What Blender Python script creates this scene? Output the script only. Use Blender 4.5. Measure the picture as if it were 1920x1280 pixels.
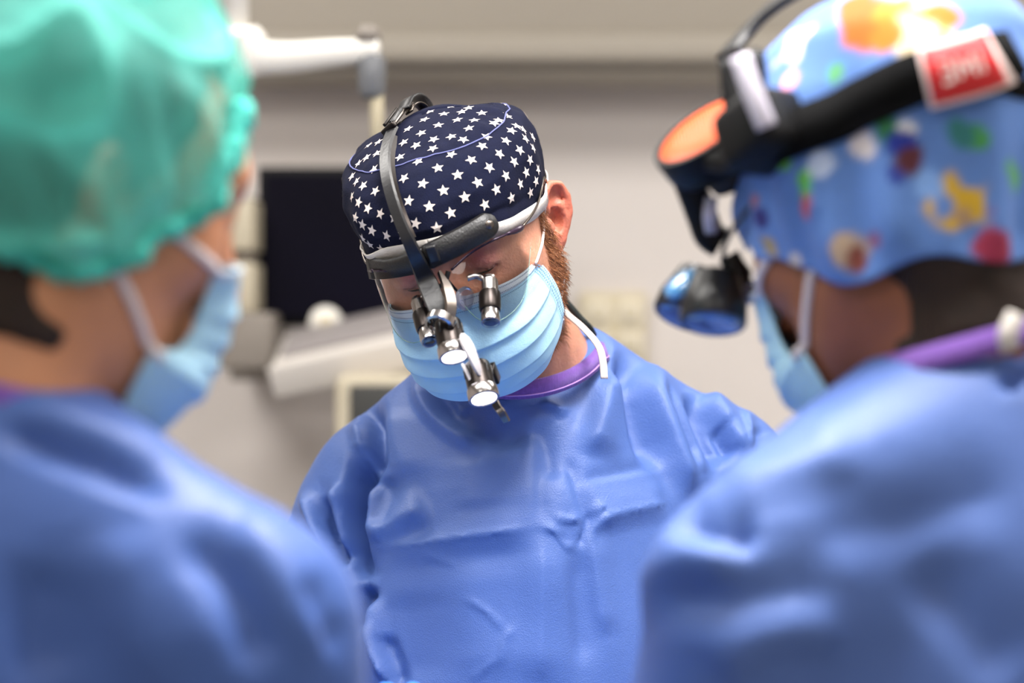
import bpy, bmesh, math, random
import numpy as np
from mathutils import Vector, Matrix
from mathutils.bvhtree import BVHTree

for _o in list(bpy.data.objects):
    bpy.data.objects.remove(_o, do_unlink=True)
scene = bpy.context.scene
COL = scene.collection
rng = np.random.default_rng(7)

# ------------------------------------------------------------------ camera
CZ = 1.45                                   # camera height above the floor
FPX = 85 / 36 * 1920                        # focal length in pixels of the 1920 frame
cd = bpy.data.cameras.new('camera')
cd.lens = 85; cd.sensor_width = 36; cd.clip_start = 0.05; cd.clip_end = 60
cd.dof.use_dof = True; cd.dof.focus_distance = 2.10; cd.dof.aperture_fstop = 2.9
cam = bpy.data.objects.new('camera', cd); COL.objects.link(cam)
cam.location = (0, 0, CZ); cam.rotation_euler = (math.pi / 2, 0, 0)
scene.camera = cam
scene.view_settings.view_transform = 'Standard'
scene.view_settings.look = 'None'
scene.view_settings.gamma = 1.0
scene.view_settings.use_curve_mapping = False
scene.view_settings.exposure = -0.06

cy = scene.cycles
cy.max_bounces = 5; cy.diffuse_bounces = 3; cy.glossy_bounces = 3; cy.transmission_bounces = 5; cy.transparent_max_bounces = 8
cy.use_adaptive_sampling = True; cy.adaptive_threshold = 0.07; cy.adaptive_min_samples = 16
# ------------------------------------------------------------------ light
world = bpy.data.worlds.new('world'); scene.world = world
world.use_nodes = True
world.node_tree.nodes['Background'].inputs[0].default_value = (1.0, 0.97, 0.93, 1)
world.node_tree.nodes['Background'].inputs[1].default_value = 0.12

def area(name, loc, size, power, color, target=None, shape='RECTANGLE', size_y=None, spread=180):
    l = bpy.data.lights.new(name, 'AREA'); l.shape = shape; l.size = size
    if size_y: l.size_y = size_y
    l.energy = power; l.color = color; l.spread = math.radians(spread)
    o = bpy.data.objects.new(name, l); COL.objects.link(o); o.location = loc
    if target is not None:
        o.rotation_euler = (Vector(target) - Vector(loc)).to_track_quat('-Z', 'Y').to_euler()
    return o
CEIL = 2.95
WALLY = 4.25
# ceiling light panels (their housings are built with the ceiling below)
PANELS = [(-1.0, -0.6), (1.1, -0.6), (-1.0, 1.3), (1.1, 1.3), (-1.0, 2.9), (1.1, 2.9)]
for _i, (_x, _y) in enumerate(PANELS):
    area('panel_light', (_x, _y, CEIL - 0.05), 1.15, 16 if _y < 0 else (24 if _y < 2 else 25), (1.0, 0.965, 0.92), size_y=0.55)
# the surgical lamp above the operating field
LAMP = Vector((0.10, 1.55, 2.50))
area('surgical_lamp_light', LAMP - Vector((0, 0, 0.05)), 0.5, 27, (1.0, 0.97, 0.95), target=(0.08, 1.75, 1.0), shape='DISK', spread=150)

# ------------------------------------------------------------------ helpers
def srgb(r, g, b):
    f = lambda c: (c / 255 / 12.92) if c / 255 <= 0.04045 else ((c / 255 + 0.055) / 1.055) ** 2.4
    return (f(r), f(g), f(b))
def W(px, py, d):
    """a point seen at pixel (px, py) that stands d metres in front of the camera"""
    return np.array([(px - 960) / FPX * d, d, CZ + (640 - py) / FPX * d])
def pix(V):
    V = np.asarray(V)
    return np.stack([960 + FPX * V[:, 0] / V[:, 1], 640 - FPX * (V[:, 2] - CZ) / V[:, 1]], 1)

MATS = {}
def mat(name, color=None, rough=0.5, metal=0.0, bump=None, attr=None, noise=None, sss=0, sheen=0, spec=None,
        emit=None, estr=0, trans=0, alpha=1.0, ior=1.45, coat=0, translucent=0, mix2=None):
    if name in MATS: return MATS[name]
    m = bpy.data.materials.new(name); m.use_nodes = True
    nt = m.node_tree; N = nt.nodes; L = nt.links; b = N['Principled BSDF']; out = N['Material Output']
    b.inputs['Roughness'].default_value = rough; b.inputs['Metallic'].default_value = metal
    b.inputs['IOR'].default_value = ior
    if spec is not None: b.inputs['Specular IOR Level'].default_value = spec
    if coat: b.inputs['Coat Weight'].default_value = coat
    tc = N.new('ShaderNodeTexCoord')
    src = None
    if attr:
        a = N.new('ShaderNodeAttribute'); a.attribute_name = attr; src = a.outputs['Color']
    else:
        r = N.new('ShaderNodeRGB'); r.outputs[0].default_value = (*color, 1); src = r.outputs[0]
    if noise:                      # (scale, amount[, detail]) multiplies the colour a little: wear, mottling
        n = N.new('ShaderNodeTexNoise'); n.inputs['Scale'].default_value = noise[0]
        n.inputs['Detail'].default_value = noise[2] if len(noise) > 2 else 4
        L.new(tc.outputs['Object'], n.inputs['Vector'])
        mr = N.new('ShaderNodeMapRange'); mr.inputs['From Min'].default_value = 0.25; mr.inputs['From Max'].default_value = 0.75
        mr.inputs['To Min'].default_value = 1 - noise[1]; mr.inputs['To Max'].default_value = 1 + noise[1]
        L.new(n.outputs['Fac'], mr.inputs['Value'])
        mx = N.new('ShaderNodeVectorMath'); mx.operation = 'SCALE'
        L.new(src, mx.inputs[0]); L.new(mr.outputs[0], mx.inputs['Scale']); src = mx.outputs[0]
    L.new(src, b.inputs['Base Color'])
    if bump:
        last = None
        for (kind, sc, dist) in bump:
            if kind == 'noise':
                t = N.new('ShaderNodeTexNoise'); t.inputs['Scale'].default_value = sc; t.inputs['Detail'].default_value = 3; o = t.outputs['Fac']
            elif kind == 'voronoi':
                t = N.new('ShaderNodeTexVoronoi'); t.inputs['Scale'].default_value = sc; o = t.outputs['Distance']
            else:
                t = N.new('ShaderNodeTexWave'); t.inputs['Scale'].default_value = sc; o = t.outputs['Fac']
            L.new(tc.outputs['Object'], t.inputs['Vector'])
            bp = N.new('ShaderNodeBump'); bp.inputs['Strength'].default_value = 1; bp.inputs['Distance'].default_value = dist
            L.new(o, bp.inputs['Height'])
            if last: L.new(last.outputs[0], bp.inputs['Normal'])
            last = bp
        L.new(last.outputs[0], b.inputs['Normal'])
    if sss:
        b.inputs['Subsurface Weight'].default_value = sss
        b.inputs['Subsurface Radius'].default_value = (0.9, 0.35, 0.2); b.inputs['Subsurface Scale'].default_value = 0.006
    if sheen:
        b.inputs['Sheen Weight'].default_value = sheen; b.inputs['Sheen Roughness'].default_value = 0.4
    if emit:
        b.inputs['Emission Color'].default_value = (*emit, 1); b.inputs['Emission Strength'].default_value = estr
    if trans: b.inputs['Transmission Weight'].default_value = trans
    if alpha < 1: b.inputs['Alpha'].default_value = alpha
    if translucent:
        tr = N.new('ShaderNodeBsdfTranslucent'); L.new(src, tr.inputs['Color'])
        ms = N.new('ShaderNodeMixShader'); ms.inputs[0].default_value = translucent
        L.new(b.outputs[0], ms.inputs[1]); L.new(tr.outputs[0], ms.inputs[2]); L.new(ms.outputs[0], out.inputs[0])
        if alpha < 1:
            tp = N.new('ShaderNodeBsdfTransparent'); m2 = N.new('ShaderNodeMixShader'); m2.inputs[0].default_value = alpha
            b.inputs['Alpha'].default_value = 1
            L.new(tp.outputs[0], m2.inputs[1]); L.new(ms.outputs[0], m2.inputs[2]); L.new(m2.outputs[0], out.inputs[0])
    MATS[name] = m
    return m

# --- objects
def mesh_obj(name, V, F, m=None, parent=None, smooth=True, recalc=False, col=None, kind=None, label=None, sharp=None):
    V = np.asarray(V, float)
    me = bpy.data.meshes.new(name)
    c = (V.min(0) + V.max(0)) / 2
    me.from_pydata((V - c).tolist(), [], F if isinstance(F, list) else F.tolist())
    if recalc:
        bm = bmesh.new(); bm.from_mesh(me); bmesh.ops.recalc_face_normals(bm, faces=bm.faces); bm.to_mesh(me); bm.free()
    me.update()
    if smooth:
        me.polygons.foreach_set('use_smooth', np.ones(len(me.polygons), bool))
        if sharp: me.set_sharp_from_angle(angle=math.radians(sharp))
    if col is not None:
        a = me.color_attributes.new('Col', 'FLOAT_COLOR', 'POINT')
        a.data.foreach_set('color', np.concatenate([col, np.ones((len(col), 1))], 1).astype(np.float32).ravel())
    if m: me.materials.append(m)
    o = bpy.data.objects.new(name, me); COL.objects.link(o)
    base = Vector((0, 0, 0))
    p = parent
    while p is not None: base += p.location; p = p.parent
    o.parent = parent; o.location = Vector(c) - base
    if kind: o['kind'] = kind
    if label: o['label'] = label
    return o
def thing(name, loc, label, cat, group=None):
    o = bpy.data.objects.new(name, None); COL.objects.link(o); o.location = Vector([float(v) for v in loc])
    o.empty_display_size = 0.05
    o['label'] = label; o['category'] = cat
    if group: o['group'] = group
    return o
def tag(o, label, cat, group=None):
    o['label'] = label; o['category'] = cat
    if group: o['group'] = group
    return o

class MB:
    """collects shapes, builds them as one mesh"""
    def __init__(s): s.V = []; s.F = []; s.n = 0
    def add(s, V, F):
        s.V.append(np.asarray(V, float)); s.F += [tuple(int(i) + s.n for i in f) for f in F]; s.n += len(V); return s
    def build(s, name, m=None, parent=None, **k):
        return mesh_obj(name, np.concatenate(s.V), s.F, m, parent, **k)
    def box(s, c, size, R=None, bev=0.0):
        c = np.asarray(c, float); h = np.asarray(size, float) / 2
        bm = bmesh.new(); bmesh.ops.create_cube(bm, size=2)
        for v in bm.verts: v.co = Vector((v.co.x * h[0], v.co.y * h[1], v.co.z * h[2]))
        if bev: bmesh.ops.bevel(bm, geom=bm.edges[:], offset=bev, segments=3, profile=0.5, affect='EDGES')
        bm.verts.index_update()
        V = np.array([v.co[:] for v in bm.verts]); F = [[v.index for v in f.verts] for f in bm.faces]; bm.free()
        if R is not None: V = V @ np.asarray(R).T
        return s.add(V + c, F)
    def tube(s, P, r, n=12, caps=True, flat=1.0, up=None):
        P = np.asarray(P, float); k = len(P); r = np.broadcast_to(np.asarray(r, float), (k,))
        T = np.gradient(P, axis=0); T /= np.linalg.norm(T, axis=1, keepdims=True) + 1e-12
        u = np.asarray(up, float) if up is not None else (np.array([0, 0, 1.]) if abs(T[0][2]) < .9 else np.array([1., 0, 0]))
        V = []
        for i in range(k):
            a = u - T[i] * (u @ T[i]); a /= np.linalg.norm(a) + 1e-12
            if up is None: u = a
            b = np.cross(T[i], a)
            t = np.arange(n) / n * 2 * np.pi
            V.append(P[i] + r[i] * (np.cos(t)[:, None] * a * flat + np.sin(t)[:, None] * b))
        V = np.concatenate(V); F = []
        for i in range(k - 1):
            for j in range(n):
                F.append((i * n + j, i * n + (j + 1) % n, (i + 1) * n + (j + 1) % n, (i + 1) * n + j))
        if caps: F.append(tuple(range(n - 1, -1, -1))); F.append(tuple((k - 1) * n + j for j in range(n)))
        return s.add(V, F)
    def lathe(s, o, axis, prof, n=32, caps=True):
        """prof: list of (distance along axis, radius)"""
        o = np.asarray(o, float); ax = np.asarray(axis, float); ax /= np.linalg.norm(ax)
        a = np.cross(ax, [0, 0, 1.] if abs(ax[2]) < .9 else [1., 0, 0]); a /= np.linalg.norm(a); b = np.cross(ax, a)
        t = np.arange(n) / n * 2 * np.pi; ring = np.cos(t)[:, None] * a + np.sin(t)[:, None] * b
        V = np.concatenate([o + ax * h + ring * r for h, r in prof]); F = []
        for i in range(len(prof) - 1):
            for j in range(n):
                F.append((i * n + j, i * n + (j + 1) % n, (i + 1) * n + (j + 1) % n, (i + 1) * n + j))
        if caps:
            F.append(tuple(range(n - 1, -1, -1))); F.append(tuple((len(prof) - 1) * n + j for j in range(n)))
        return s.add(V, F)
    def ribbon(s, P, Nn, w, th):
        """flat strap with real thickness along P; Nn outward normals, w half widths"""
        P = np.asarray(P, float); Nn = np.asarray(Nn, float); k = len(P)
        if Nn.ndim == 1: Nn = np.tile(Nn, (k, 1))
        T = np.gradient(P, axis=0); T /= np.linalg.norm(T, axis=1, keepdims=True)
        Nn = Nn - T * (Nn * T).sum(1, keepdims=True); Nn /= np.linalg.norm(Nn, axis=1, keepdims=True)
        S = np.cross(T, Nn); w = np.broadcast_to(np.asarray(w, float), (k,))[:, None]
        e = th * .35
        sec = [P - S * w + Nn * 0, P - S * (w - e) + Nn * th, P + S * (w - e) + Nn * th, P + S * w + Nn * 0, P + S * (w - e) - Nn * th * .2, P - S * (w - e) - Nn * th * .2]
        V = np.stack(sec, 1).reshape(-1, 3); n = 6; F = []
        for i in range(k - 1):
            for j in range(n): F.append((i * n + j, i * n + (j + 1) % n, (i + 1) * n + (j + 1) % n, (i + 1) * n + j))
        F.append(tuple(range(n - 1, -1, -1))); F.append(tuple((k - 1) * n + j for j in range(n)))
        return s.add(V, F)

def spline(P, n=40):
    """Catmull-Rom through the points"""
    P = np.asarray(P, float); Q = np.vstack([2 * P[0] - P[1], P, 2 * P[-1] - P[-2]]); out = []
    m = len(P) - 1
    for t in np.linspace(0, m, n):
        i = min(int(t), m - 1); u = t - i; a, b, c, d = Q[i:i + 4]
        out.append(.5 * ((2 * b) + (c - a) * u + (2 * a - 5 * b + 4 * c - d) * u * u + (3 * b - a - 3 * c + d) * u ** 3))
    return np.array(out)

# --- signed distance modelling
def smin(a, b, k):
    h = np.maximum(k - np.abs(a - b), 0) / k
    return np.minimum(a, b) - h * h * k * .25
def smax(a, b, k): return -smin(-a, -b, k)
def ell(p, c, r):
    q = (p - np.asarray(c)) ; r = np.asarray(r, float)
    k0 = np.sqrt(((q / r) ** 2).sum(-1)); k1 = np.sqrt(((q / r ** 2) ** 2).sum(-1)) + 1e-9
    return k0 * (k0 - 1) / k1
def sph(p, c, r): return np.sqrt(((p - np.asarray(c)) ** 2).sum(-1)) - r
def cap(p, a, b, ra, rb=None):
    a = np.asarray(a, float); b = np.asarray(b, float); rb = ra if rb is None else rb
    ba = b - a; h = np.clip(((p - a) @ ba) / (ba @ ba), 0, 1)
    q = p - a - h[..., None] * ba
    return np.sqrt((q * q).sum(-1)) - (ra + (rb - ra) * h)
def chain(p, pts, rad, k=None):
    d = None
    for i in range(len(pts) - 1):
        e = cap(p, pts[i], pts[i + 1], rad[i], rad[i + 1])
        d = e if d is None else (np.minimum(d, e) if not k else smin(d, e, k))
    return d

def sdf_mesh(fn, lo, hi, h, newton=2, sub=0):
    """surface of fn = 0 as a quad mesh (surface nets on a narrow band)"""
    lo = np.asarray(lo, float); hi = np.asarray(hi, float); B = 4
    nb = np.ceil((hi - lo) / (h * B)).astype(int); n = nb * B
    ax = [lo[i] + (np.arange(nb[i]) * B + (B - 1) / 2) * h for i in range(3)]
    C = np.stack(np.meshgrid(*ax, indexing='ij'), -1)
    D0 = fn(C.reshape(-1, 3)).reshape(nb)
    D = np.repeat(np.repeat(np.repeat(D0, B, 0), B, 1), B, 2).astype(np.float32)
    act = np.argwhere(np.abs(D0) < h * B * 1.7)
    off = np.stack(np.meshgrid(*[np.arange(B)] * 3, indexing='ij'), -1).reshape(-1, 3)
    idx = (act[:, None, :] * B + off[None]).reshape(-1, 3)
    for s in range(0, len(idx), 400000):
        I = idx[s:s + 400000]
        D[I[:, 0], I[:, 1], I[:, 2]] = fn(lo + I * h)
    S = D < 0
    # cells
    c8 = [S[i:n[0] - 1 + i, j:n[1] - 1 + j, k:n[2] - 1 + k] for i in (0, 1) for j in (0, 1) for k in (0, 1)]
    tot = sum(c.astype(np.int8) for c in c8)
    cells = np.argwhere((tot > 0) & (tot < 8))
    vid = -np.ones(n - 1, np.int64); vid[cells[:, 0], cells[:, 1], cells[:, 2]] = np.arange(len(cells))
    P = np.zeros((len(cells), 3)); cnt = np.zeros(len(cells))
    corners = [np.array((i, j, k)) for i in (0, 1) for j in (0, 1) for k in (0, 1)]
    for a in range(8):
        for b in range(a + 1, 8):
            if np.abs(corners[a] - corners[b]).sum() != 1: continue
            A = cells + corners[a]; Bc = cells + corners[b]
            da = D[A[:, 0], A[:, 1], A[:, 2]]; db = D[Bc[:, 0], Bc[:, 1], Bc[:, 2]]
            x = (da < 0) != (db < 0); t = np.where(x, da / np.where(x, da - db, 1), 0)
            P += x[:, None] * (A + t[:, None] * (Bc - A)); cnt += x
    P = lo + P / cnt[:, None] * h
    F = []
    for d in range(3):
        o1, o2 = [(1, 2), (2, 0), (0, 1)][d]
        sl0 = [slice(None)] * 3; sl1 = [slice(None)] * 3; sl0[d] = slice(0, -1); sl1[d] = slice(1, None)
        x = S[tuple(sl0)] != S[tuple(sl1)]
        E = np.argwhere(x); inside = S[tuple(sl0)][E[:, 0], E[:, 1], E[:, 2]]
        ok = (E[:, o1] > 0) & (E[:, o2] > 0) & (E[:, o1] < n[o1] - 1) & (E[:, o2] < n[o2] - 1)
        E = E[ok]; inside = inside[ok]
        q = []
        for u, v in ((-1, -1), (0, -1), (0, 0), (-1, 0)):
            c = E.copy(); c[:, o1] += u; c[:, o2] += v
            q.append(vid[c[:, 0], c[:, 1], c[:, 2]])
        q = np.stack(q, 1); q[~inside] = q[~inside][:, ::-1]
        F.append(q)
    F = np.concatenate(F); F = F[(F >= 0).all(1)]
    def project(P, it):
        for _ in range(it):
            P = P - sdf_grad(fn, P)[0] * np.clip(fn(P), -h, h)[:, None]
        return P
    P = project(P, newton)
    for _ in range(sub):
        P, F = quad_split(P, F); P = project(P, 1)
    return P, F
def sdf_grad(fn, P, e=4e-4):
    G = np.stack([fn(P + np.eye(3)[i] * e) - fn(P - np.eye(3)[i] * e) for i in range(3)], 1) / (2 * e)
    l = np.linalg.norm(G, axis=1, keepdims=True)
    return G / np.maximum(l, 1e-6) / np.maximum(l, .5), l
def quad_split(P, F):
    E = np.stack([F, np.roll(F, -1, 1)], -1).reshape(-1, 2); Es = np.sort(E, 1)
    U, inv = np.unique(Es[:, 0] * (len(P) + 1) + Es[:, 1], return_inverse=True)
    a = U // (len(P) + 1); b = U % (len(P) + 1)
    M = (P[a] + P[b]) / 2; Cn = P[F].mean(1); inv = inv.reshape(-1, 4)
    e = len(P) + inv; c = len(P) + len(U) + np.arange(len(F))
    F2 = np.concatenate([np.stack([F[:, i], e[:, i], c, e[:, (i + 3) % 4]], 1) for i in range(4)])
    return np.concatenate([P, M, Cn]), F2
def vnormals(V, F):
    F = np.asarray(F); n = np.cross(V[F[:, 2]] - V[F[:, 0]], V[F[:, 3]] - V[F[:, 1]]) if F.shape[1] == 4 else np.cross(V[F[:, 1]] - V[F[:, 0]], V[F[:, 2]] - V[F[:, 0]])
    N = np.zeros_like(V)
    for i in range(F.shape[1]): np.add.at(N, F[:, i], n)
    return N / (np.linalg.norm(N, axis=1, keepdims=True) + 1e-12)
class Hit:
    """rays from the camera pixel onto a mesh, to seat one thing on another"""
    def __init__(s, V, F): s.t = BVHTree.FromPolygons([tuple(v) for v in V], [tuple(int(i) for i in f) for f in F]); s.N = None
    def px(s, x, y, off=0.0):
        d = Vector(W(x, y, 1) - np.array([0, 0, CZ])).normalized()
        p, n, i, dist = s.t.ray_cast(Vector((0, 0, CZ)), d)
        if p is None: return None, None
        if n.dot(d) > 0: n = -n
        return np.array(p + n * off), np.array(n)
    def near(s, P, off=0.0):
        p, n, i, d = s.t.find_nearest(Vector(P))
        return np.array(p + n * off), np.array(n)
def vnoise(P, scale, seed=0):
    """smooth value noise, -1..1"""
    r = np.random.default_rng(seed); T = r.uniform(-1, 1, (32, 32, 32))
    q = np.asarray(P) * scale; i = np.floor(q).astype(int); f = q - i; f = f * f * (3 - 2 * f); i %= 32; j = (i + 1) % 32
    g = lambda a, b, c: T[a, b, c]
    x0, y0, z0 = i.T; x1, y1, z1 = j.T; u, v, w = f.T
    return ((g(x0, y0, z0) * (1 - u) + g(x1, y0, z0) * u) * (1 - v) + (g(x0, y1, z0) * (1 - u) + g(x1, y1, z0) * u) * v) * (1 - w) + \
           ((g(x0, y0, z1) * (1 - u) + g(x1, y0, z1) * u) * (1 - v) + (g(x0, y1, z1) * (1 - u) + g(x1, y1, z1) * u) * v) * w
def polydist(Q, L):
    """distance of 2-d points to a polyline and the position along it, 0..1"""
    L = np.asarray(L, float); best = np.full(len(Q), 1e9); tt = np.zeros(len(Q)); side = np.zeros(len(Q))
    ln = np.concatenate([[0], np.cumsum(np.linalg.norm(np.diff(L, axis=0), axis=1))])
    for i in range(len(L) - 1):
        a, b = L[i], L[i + 1]; ba = b - a; h = np.clip(((Q - a) @ ba) / (ba @ ba), 0, 1)
        q = Q - a - h[:, None] * ba; d = np.sqrt((q * q).sum(1)); m = d < best
        best[m] = d[m]; tt[m] = ((ln[i] + h * (ln[i + 1] - ln[i])) / ln[-1])[m]; side[m] = np.sign(ba[0] * q[:, 1] - ba[1] * q[:, 0])[m]
    return best, tt, side
def folds(V, N, strokes, facing=0.15):
    """cloth folds: ridges (+) and furrows (-) along drawn lines, pushed along the surface normal"""
    Q = pix(V); view = V - np.array([0, 0, CZ]); view /= np.linalg.norm(view, axis=1, keepdims=True)
    fr = np.clip((-(N * view).sum(1) - facing + .3) / .3, 0, 1)
    D = np.zeros(len(V))
    live = np.flatnonzero(fr > 0); Ql = Q[live]
    for L, amp, w in strokes:
        w0, w1 = w if isinstance(w, tuple) else (w, w)
        L = spline(np.array(L, float), 14) if len(L) > 2 else np.array(L, float)
        m = 3.6 * max(w0, w1); lo = L.min(0) - m; hi = L.max(0) + m
        k = np.flatnonzero((Ql[:, 0] > lo[0]) & (Ql[:, 0] < hi[0]) & (Ql[:, 1] > lo[1]) & (Ql[:, 1] < hi[1]))
        if not len(k): continue
        d, t, sd = polydist(Ql[k], L)
        end = np.clip(np.minimum(t, 1 - t) * 4, 0, 1); end = .1 + .9 * end * end * (3 - 2 * end)
        # rounded crest, steeper on one side as hanging cloth is
        wl = (w0 + (w1 - w0) * t) * np.where(sd > 0, .8, 1.5)
        h = np.clip(1 - (np.sqrt(d * d + (.22 * wl) ** 2) - .22 * wl) / (1.9 * wl), 0, 1)
        D[live[k]] += amp * .001 * (h * h * (1.6 - .6 * h)) * end
    return V + N * (D * fr)[:, None]

# --- head frame: columns are the wearer's left, forward, up
def head_frame(yaw, pitch, roll):
    """yaw 0 faces the camera, positive turns towards the left of the picture (degrees)"""
    y, p, r = [math.radians(a) for a in (yaw, pitch, roll)]
    fw = np.array([-math.sin(y) * math.cos(p), -math.cos(y) * math.cos(p), -math.sin(p)])
    rt = np.cross(fw, [0, 0, 1]); rt /= np.linalg.norm(rt); up = np.cross(rt, fw); lf = -rt
    c, s = math.cos(r), math.sin(r)
    return np.stack([c * lf + s * up, fw, -s * lf + c * up], 1)
class Frame:
    def __init__(s, M, o): s.M = M; s.o = np.asarray(o, float)
    def w(s, p): return np.asarray(p, float) @ s.M.T + s.o
    def l(s, P): return (np.asarray(P, float) - s.o) @ s.M
    def d(s, v): return np.asarray(v, float) @ s.M.T
# ------------------------------------------------------------------ the room
def wallbox(name, lo, hi, m, bev=0.0, kind='structure', label=None):
    lo = np.array(lo, float); hi = np.array(hi, float)
    o = MB().box((lo + hi) / 2, hi - lo, bev=bev).build(name, m, smooth=bool(bev), sharp=40 if bev else None)
    o['kind'] = kind
    if label: o['label'] = label
    return o
m_wall = mat('wall_paint', srgb(222, 214, 209), .6, noise=(1.2, .02), bump=[('noise', 160, .0004)])
m_ceil = mat('ceiling_paint', srgb(214, 208, 196), .7, noise=(1.5, .02))
m_floor = mat('floor_vinyl', srgb(150, 152, 152), .35, noise=(14, .06))
wallbox('floor', (-2.7, -2.2, -.05), (2.7, WALLY + .1, 0), m_floor)
wallbox('ceiling', (-2.7, -2.2, CEIL), (2.7, WALLY + .1, CEIL + .1), m_ceil)
wallbox('wall_back', (-2.7, WALLY, 0), (2.7, WALLY + .1, CEIL), m_wall)
wallbox('wall_left', (-2.8, -2.2, 0), (-2.7, WALLY + .1, CEIL), m_wall)
wallbox('wall_right', (2.7, -2.2, 0), (2.8, WALLY + .1, CEIL), m_wall)
wallbox('wall_front', (-2.7, -2.3, 0), (2.7, -2.2, CEIL), m_wall)
# dropped soffit along the back wall with its rounded lower lip
m_sof = mat('soffit_paint', srgb(166, 158, 146), .5, noise=(1.5, .02))
zs = W(0, 150, 4.1)[2]
wallbox('trim_1', (-2.7, 4.10, zs), (2.7, WALLY - .002, CEIL - .002), m_sof, bev=.02, label='dropped beige ceiling soffit running along the back wall')
zr = W(0, 90, 4.07)[2]
wallbox('trim_2', (-2.7, 4.06, zr - .025), (2.7, 4.099, zr + .025), m_sof, bev=.012, label='rounded rail along the front of the ceiling soffit')

# ------------------------------------------------------------------ anatomy
EARY = np.array([.0, 0, 0])
def ear_sdf(p, side, sx=.0735):
    """an outer ear; p in head coordinates"""
    q = p * np.array([side, 1, 1]) - np.array([sx, -.006, .004])
    fl = math.radians(32); ti = math.radians(14)
    bk = np.array([math.sin(fl), -math.cos(fl), 0]); nm = np.array([math.cos(fl), math.sin(fl), 0])
    upv = np.array([0, 0, 1.]) * math.cos(ti) + bk * math.sin(ti); bk2 = bk * math.cos(ti) - np.array([0, 0, 1.]) * math.sin(ti)
    e = np.stack([q @ bk2, q @ upv, q @ nm], -1) / .88
    plate = ell(e, (.012, .002, .001), (.0175, .031, .0045))
    hel = chain(e, [(.002, .003, .005), (-.004, .016, .006), (-.001, .027, .006), (.009, .034, .006), (.021, .030, .007), (.028, .017, .008), (.0275, 0, .008), (.021, -.014, .006), (.013, -.024, .004)],
                [.003, .0038, .0042, .0046, .0046, .0044, .0042, .0042, .005])
    lobe = ell(e, (.006, -.027, .002), (.0095, .0105, .0055))
    ant = chain(e, [(.012, .024, .006), (.018, .012, .0075), (.0185, -.002, .0075), (.012, -.014, .006), (.005, -.018, .005)], [.0028, .0034, .0036, .0038, .003])
    trag = ell(e, (-.004, -.007, .007), (.005, .008, .0045))
    base = ell(e, (0.0, -.002, -.006), (.014, .026, .010))
    d = smin(plate, base, .008); d = smin(d, hel, .003); d = smin(d, lobe, .008); d = smin(d, ant, .004)
    bowl = ell(e, (.0068, -.003, .006), (.0098, .0135, .0135)); d = smax(d, -bowl, .003)
    fossa = ell(e, (.012, .022, .010), (.010, .010, .0085)); d = smax(d, -fossa, .003)
    d = smin(d, trag, .005)
    return d * .88
def head_sdf(p, wide=1.0, ears=(1, -1), neck=None, eyes=True, jaw=1.0):
    ap = p.copy(); ap[..., 0] = np.abs(ap[..., 0])
    d = ell(p, (0, -.008, .048), (.0765 * wide, .094, .075))
    d = smin(d, ell(p, (0, .038, .035), (.062 * wide, .060, .062)), .04)
    d = smin(d, ell(p, (0, .030, -.030), (.060 * wide, .056, .072)), .04)
    d = smin(d, cap(ap, (.050 * wide, .002, -.040), (.026, .058, -.082), .022, .018), .035)
    d = smin(d, ell(p, (0, .072, -.090), (.024, .020, .020 * jaw)), .03)
    d = smin(d, ell(ap, (.043 * wide, .056, -.004), (.022, .024, .018)), .025)          # cheekbones
    d = smin(d, cap(ap, (.010, .0895, .047), (.046, .072, .048), .012, .010), .018)        # brow
    d = smax(d, -ell(ap, (.032, .0995, .025), (.018, .016, .014)), .016)                  # eye sockets
    d = smin(d, ell(ap, (.0315, .0770, .0245), (.0185, .0150, .0145)), .006)               # closed lids
    d = smax(d, -cap(ap, (.016, .0925, .0190), (.041, .0855, .0183), .0015), .003)        # the slit between the lids
    nose = cap(p, (0, .0915, .036), (0, .116, -.014), .0085, .0115)
    nose = smin(nose, sph(ap, (.0125, .105, -.019), .0085), .008)
    d = smin(d, nose, .014)
    d = smin(d, ell(p, (0, .085, -.052), (.026, .016, .018)), .02)                        # lips
    if neck:
        d = smin(d, chain(p, neck[0], neck[1]), .03)
    for s in ears:
        k = np.flatnonzero(((p - np.array([s * .08, -.015, 0])) ** 2).sum(-1) < .075 ** 2)
        if len(k): d[k] = smin(d[k], ear_sdf(p[k], s, .0735 * wide), .006)
    return d

def skin_colours(pl, base, red, lid=None):
    """pigment of the skin by place on the head: redder ears, nose, cheeks, lids"""
    c = np.tile(np.asarray(base), (len(pl), 1)); ap = np.abs(pl[:, 0])
    def blend(w, col): 
        nonlocal c
        w = np.clip(w, 0, 1)[:, None]; c = c * (1 - w) + np.asarray(col) * w
    g = lambda q, r: np.exp(-((np.stack([ap, pl[:, 1], pl[:, 2]], 1) - np.array(q)) ** 2).sum(1) / r ** 2)
    blend(1.1 * np.clip((ap - .074) / .008, 0, 1) * (pl[:, 1] < .012) * (pl[:, 2] > -.05), red)
    blend(.55 * g((0, .112, -.01), .022), red); blend(.35 * g((.045, .075, -.015), .022), red)
    if lid is not None: blend(.9 * g((.0315, .091, .030), .014), lid)
    return c

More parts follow.
